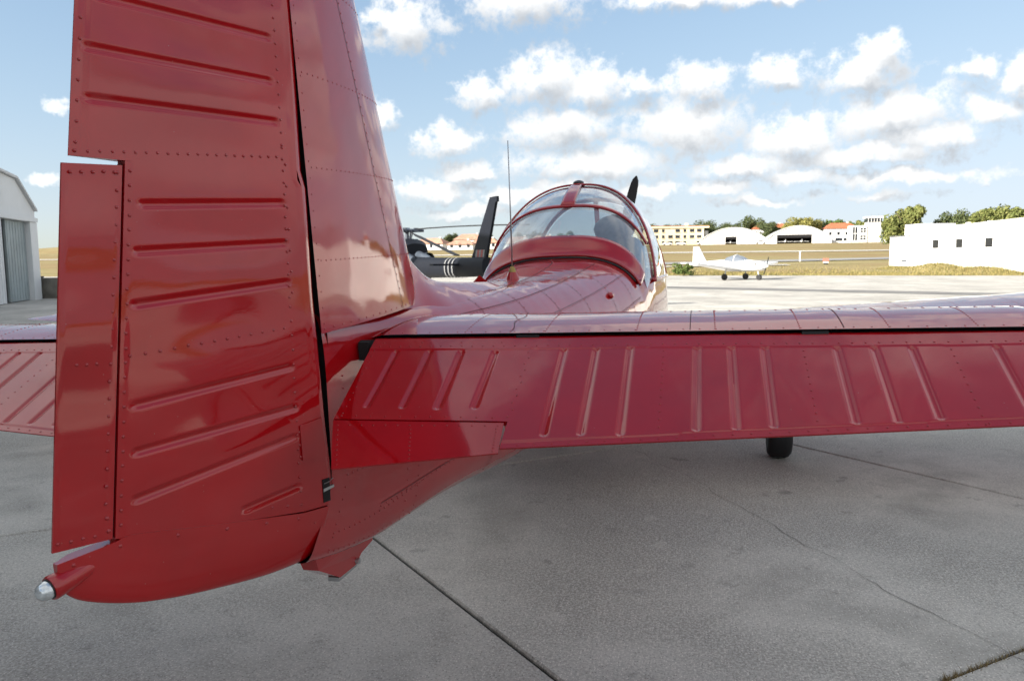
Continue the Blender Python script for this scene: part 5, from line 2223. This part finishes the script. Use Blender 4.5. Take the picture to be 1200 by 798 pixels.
mb.grid(hillf, 40, 14)
tag(mb.build('hill', FIELD, smooth_=True), kind='structure')
house(-86, 92, 3.2, 3, 2.6, 0.7, 'small white hut on the grass beyond the left hangar', WHITE, WHITEWALL)
mb = MB()
mb.tube([(-77, 79, 0), (-77, 79, 4.6)], [0.09, 0.06], 8)
tag(mb.build('pole', STEEL), 'thin pole standing on the grass beyond the left hangar', 'pole')

# ------------------------------------------------------------------ parked cars by the cream block
def car_mesh():
    mb = MB()
    prof_ = [(-2.0, 0.3), (-2.05, 0.75), (-1.8, 0.92), (-1.25, 0.98), (-0.75, 1.42), (0.55, 1.45), (1.15, 0.98), (1.85, 0.86), (2.05, 0.6), (2.0, 0.3)]
    mb.prism([(x, -0.8, z) for x, z in prof_], (0, 1.6, 0))
    b = mb.mesh('body', WHITE, False)
    mb = MB()
    mb.prism([(-1.1, -0.815, 0.99), (-0.68, -0.815, 1.36), (0.48, -0.815, 1.38), (0.98, -0.815, 0.99)], (0, 1.63, 0))
    g = mb.mesh('windows', GLASSD, False)
    mb = MB()
    mb.tube([(0, -0.83, 0.31), (0, -0.63, 0.31)], 0.31, 12)
    w = mb.mesh('wheel', BLACK, False)
    return b, g, w


cbm, cgm, cwm = car_mesh()
for x, y, rz, lab in ((-14.2, 331.5, 0.2, 'leftmost white car parked in front of the cream block'), (-8.6, 332.5, 0.1, 'second white car parked in front of the cream block'),
                      (0.2, 333, 0.3, 'white car parked at the right end of the cream block'), (22.6, 318.5, 0.1, 'white car parked between the two arched hangars')):
    c_ = empty('parked_car', (x, y, gz(y)), rz)
    tag(c_, lab, 'car', 'cars parked by the far buildings')
    linked('body', cbm, c_)
    linked('windows', cgm, c_)
    for xx in (-1.25, 1.3):
        for yy in (0, 1.46):
            linked('wheel', cwm, c_, (xx, yy, 0))

# ------------------------------------------------------------------ trees, shrubs, grass
def crown_mesh(name, mat, seed, lobes, n, leaf):
    rg = np.random.default_rng(seed)
    mb = MB()
    L = []
    for _ in range(lobes):
        a = rg.uniform(0, 2 * math.pi)
        rr = rg.uniform(0.1, 0.66)
        L.append((rr * math.cos(a), rr * math.sin(a), rg.uniform(0.22, 0.9), rg.uniform(0.11, 0.27)))
    for k in range(n):
        lx, ly, lz, lr = L[rg.integers(len(L))]
        d = rg.normal(size=3)
        d /= np.linalg.norm(d)
        r_ = lr * rg.uniform(0.55, 1.08)
        c = Vector((lx + d[0] * r_, ly + d[1] * r_, lz + d[2] * r_ * 0.8))
        if c.z < 0.05:
            continue
        nn = (Vector(d) + Vector(rg.normal(size=3)) * 0.6).normalized()
        a = nn.orthogonal().normalized()
        b = nn.cross(a)
        s = leaf * rg.uniform(0.6, 1.3)
        mb.add([c - a * s, c - b * s * 0.7, c + a * s, c + b * s * 0.7], [(0, 1, 2, 3)])
    return mb.mesh(name, mat, False)


def trunk_mesh():
    mb = MB()
    mb.tube([(0, 0, -0.3), (0.01, 0, 0.2), (0.03, 0.02, 0.45), (0.05, 0.0, 0.7)], [0.05, 0.035, 0.026, 0.01], 8)
    for k in range(5):
        a = k * 1.3
        z = 0.2 + 0.08 * k
        mb.tube([(0.01, 0, z), (0.2 * math.cos(a), 0.2 * math.sin(a), z + 0.14), (0.36 * math.cos(a), 0.36 * math.sin(a), z + 0.28)], [0.018, 0.012, 0.004], 6)
    return mb.mesh('trunk', BARK, True)


TR = trunk_mesh()
CR = {}
for nm, mt in (('dark', LEAF_DARK), ('olive', LEAF_OLIVE), ('yellow', LEAF_YELLOW), ('green', LEAF_GREEN)):
    CR[nm] = [crown_mesh('crown', mt, 31 + 7 * k + len(nm), 36, 11000, 0.033) for k in range(2)]


def tree(x, y, w, h, kind, label, k=0, z=None):
    t_ = empty('tree', (x, y, gz(y) if z is None else z), random.uniform(0, 6.28))
    tag(t_, label, 'tree', 'trees beyond the airfield')
    linked('trunk', TR, t_, sc=(w * 0.6, w * 0.6, h))
    linked('crown', CR[kind][k], t_, sc=(w * 0.62, w * 0.62, h * 0.95))
    return t_


tree(-19, 356, 18, 9.8, 'dark', 'dark tree behind the left end of the cream block', 0)
tree(-9, 358, 17, 9.8, 'dark', 'dark tree rising over the middle of the cream block', 1)
tree(1, 357, 18, 11.2, 'dark', 'dark tree rising over the right end of the cream block', 0)
tree(8.5, 352, 14, 9.4, 'dark', 'dark tree between the cream block and the first arched hangar', 1)
tree(20.5, 365, 17, 13.0, 'dark', 'tallest dark tree above the right shoulder of the first arched hangar', 0)
tree(13, 368, 14, 10.5, 'dark', 'dark tree above the top of the first arched hangar', 1)
tree(28, 358, 15, 10.6, 'dark', 'dark tree above the dip between the two arched hangars', 1)
tree(41, 350, 17, 11.8, 'yellow', 'yellowish tree behind the right half of the wide arched hangar', 0)
tree(34, 360, 13, 9.4, 'olive', 'olive green tree behind the top of the wide arched hangar', 1)
tree(51.5, 366, 16, 10.8, 'dark', 'dark tree left of the orange roofed house', 0)
tree(61.0, 366, 16, 10.8, 'green', 'green tree right of the orange roofed house', 1)
tree(69, 372, 16, 11.4, 'olive', 'olive tree just behind the control tower', 0)
tree(36.0, 150, 9.5, 8.4, 'olive', 'large olive tree between control tower and the long white building', 0)
tree(44.0, 150, 8.0, 6.9, 'dark', 'small dark green tree above the roof of the long white building', 1)
tree(49.0, 148, 10.5, 7.5, 'olive', 'olive tree right of the small dark one above the white roof', 1)
tree(55.5, 145, 11.0, 7.9, 'olive', 'second olive tree from the right above the white roof', 0)
tree(64.5, 140, 11.0, 8.6, 'yellow', 'yellowish tree at the right edge above the white roof', 1)
tree(52.5, 156, 9.5, 7.5, 'olive', 'olive tree set back between two others above the white roof', 0)
tree(60.2, 150, 10.5, 8.2, 'green', 'green tree set back near the right edge above the white roof', 1)
for k in range(6):
    tree(-40 - 14 * k + random.uniform(-4, 4), 330 + random.uniform(-10, 10), 9, 6.5, 'dark', ['dark tree behind the far town, nearest the canopy', 'second dark tree behind the far town from the canopy', 'third dark tree behind the far town from the canopy', 'dark tree behind the tallest town house', 'dark tree behind the helicopter cowling', 'dark tree furthest left behind the far town'][k], k % 2)


def tuft_mesh(name, mat, seed, n, lean=0.5, wid=0.012):
    rg = np.random.default_rng(seed)
    mb = MB()
    for k in range(n):
        a, r_ = rg.uniform(0, 6.28), math.sqrt(rg.uniform(0, 1)) * 0.8
        p = Vector((r_ * math.cos(a), r_ * math.sin(a), 0))
        h = rg.uniform(0.35, 1.0) * (1 - 0.45 * r_)
        d = Vector((math.cos(a), math.sin(a), 0)) * lean * h * rg.uniform(0, 1)
        s = Vector((rg.normal(), rg.normal(), 0)).normalized() * wid
        mb.add([p - s, p + s, p + d + Vector((0, 0, h)) + s * 0.3], [(0, 1, 2)])
    return mb.mesh(name, mat, False)


shr = empty('shrub', (-0.55, 54.4, 0))
tag(shr, 'bright green shrub at the apron edge beside the red fuselage', 'shrub')
linked('foliage', crown_mesh('foliage', LEAF_GREEN, 5, 26, 2600, 0.05), shr, sc=(0.95, 0.8, 1.05), loc=(0, 0, -0.1))

# grass mound in front of the white building
mb = MB()
mb.grid(lambda u, v: Vector((16.2 + 5.6 * u + 1.9 * v - 1.9, 71 - 15 * u - 1.2, 0.5 * math.sin(math.pi * u) ** 0.8 * math.sin(math.pi * min(1, v * 0.8)) * (1 + 0.25 * math.sin(u * 17)))), 40, 12)
tag(mb.build('earth_mound', FIELD, smooth_=True), kind='structure')
# verge grass along the apron edge and over the mound, too much of it to count
mb = MB()
for k in range(30000):
    x = rng.uniform(-24, 32)
    edge = 55.6 - (x + 0.6) * (0.1645 if x < -0.6 else 0.1865)
    y = edge + rng.exponential(5.0) - 0.15
    if y > edge + 26:
        continue
    if x > 15.5 + (72 - y) * 0.27:
        continue
    p = Vector((x, y, terrain_z(x, y) - 0.03))
    dens_ = math.sin(x * 0.7 + y * 0.3) + math.sin(x * 0.23 - y * 0.9)
    h = rng.uniform(0.05, 0.20) * (1.0 + 0.35 * dens_)
    if h < 0.05:
        continue
    d = Vector((rng.normal(), rng.normal(), 0)) * 0.3 * h
    s = Vector((rng.normal(), rng.normal(), 0)).normalized() * 0.022
    mb.add([p - s, p + s, p + d + Vector((0, 0, h))], [(0, 1, 2)])
for k in range(5000):
    u, v = rng.uniform(0, 1), rng.uniform(0, 0.85)
    z = 0.5 * math.sin(math.pi * u) ** 0.8 * math.sin(math.pi * min(1, v * 0.8)) * (1 + 0.25 * math.sin(u * 17))
    p = Vector((16.2 + 5.6 * u + 1.9 * v - 1.9, 71 - 15 * u - 1.2, z - 0.02))
    h = rng.uniform(0.06, 0.24)
    d = Vector((rng.normal(), rng.normal(), 0)) * 0.3 * h
    s = Vector((rng.normal(), rng.normal(), 0)).normalized() * 0.022
    mb.add([p - s, p + s, p + d + Vector((0, 0, h))], [(0, 1, 2)])
tag(mb.build('verge_grass', GRASSMIX), 'dry mixed grass growing along the far apron edge', 'grass', kind='stuff')

# taxiway marker board and post
mk = empty('marker_board', (12.6, 80, gz(80)))
mk.scale = (0.55, 0.55, 0.55)
tag(mk, 'small red and white marker board on the dry grass', 'marker')
mb = MB()
mb.box((0, 0, 0.75), (1.0, 0.08, 0.6))
mb.build('red_panel', ORANGE, mk)
mb = MB()
mb.box((0, 0, 0.33), (0.9, 0.08, 0.2))
mb.build('white_panel', WHITE, mk)
mb = MB()
mb.box((0, 0, 0.1), (0.7, 0.06, 0.24))
mb.build('foot', GLOSSBLACK, mk)
mb = MB()
mb.tube([(11.2, 89, gz(89)), (11.2, 89, gz(89) + 1.1)], 0.07, 8)
mb.box((11.2, 89, gz(89) + 1.12), (0.24, 0.24, 0.05))
tag(mb.build('marker_post', WHITE), 'white marker post beside the taxiway on the grass', 'post')
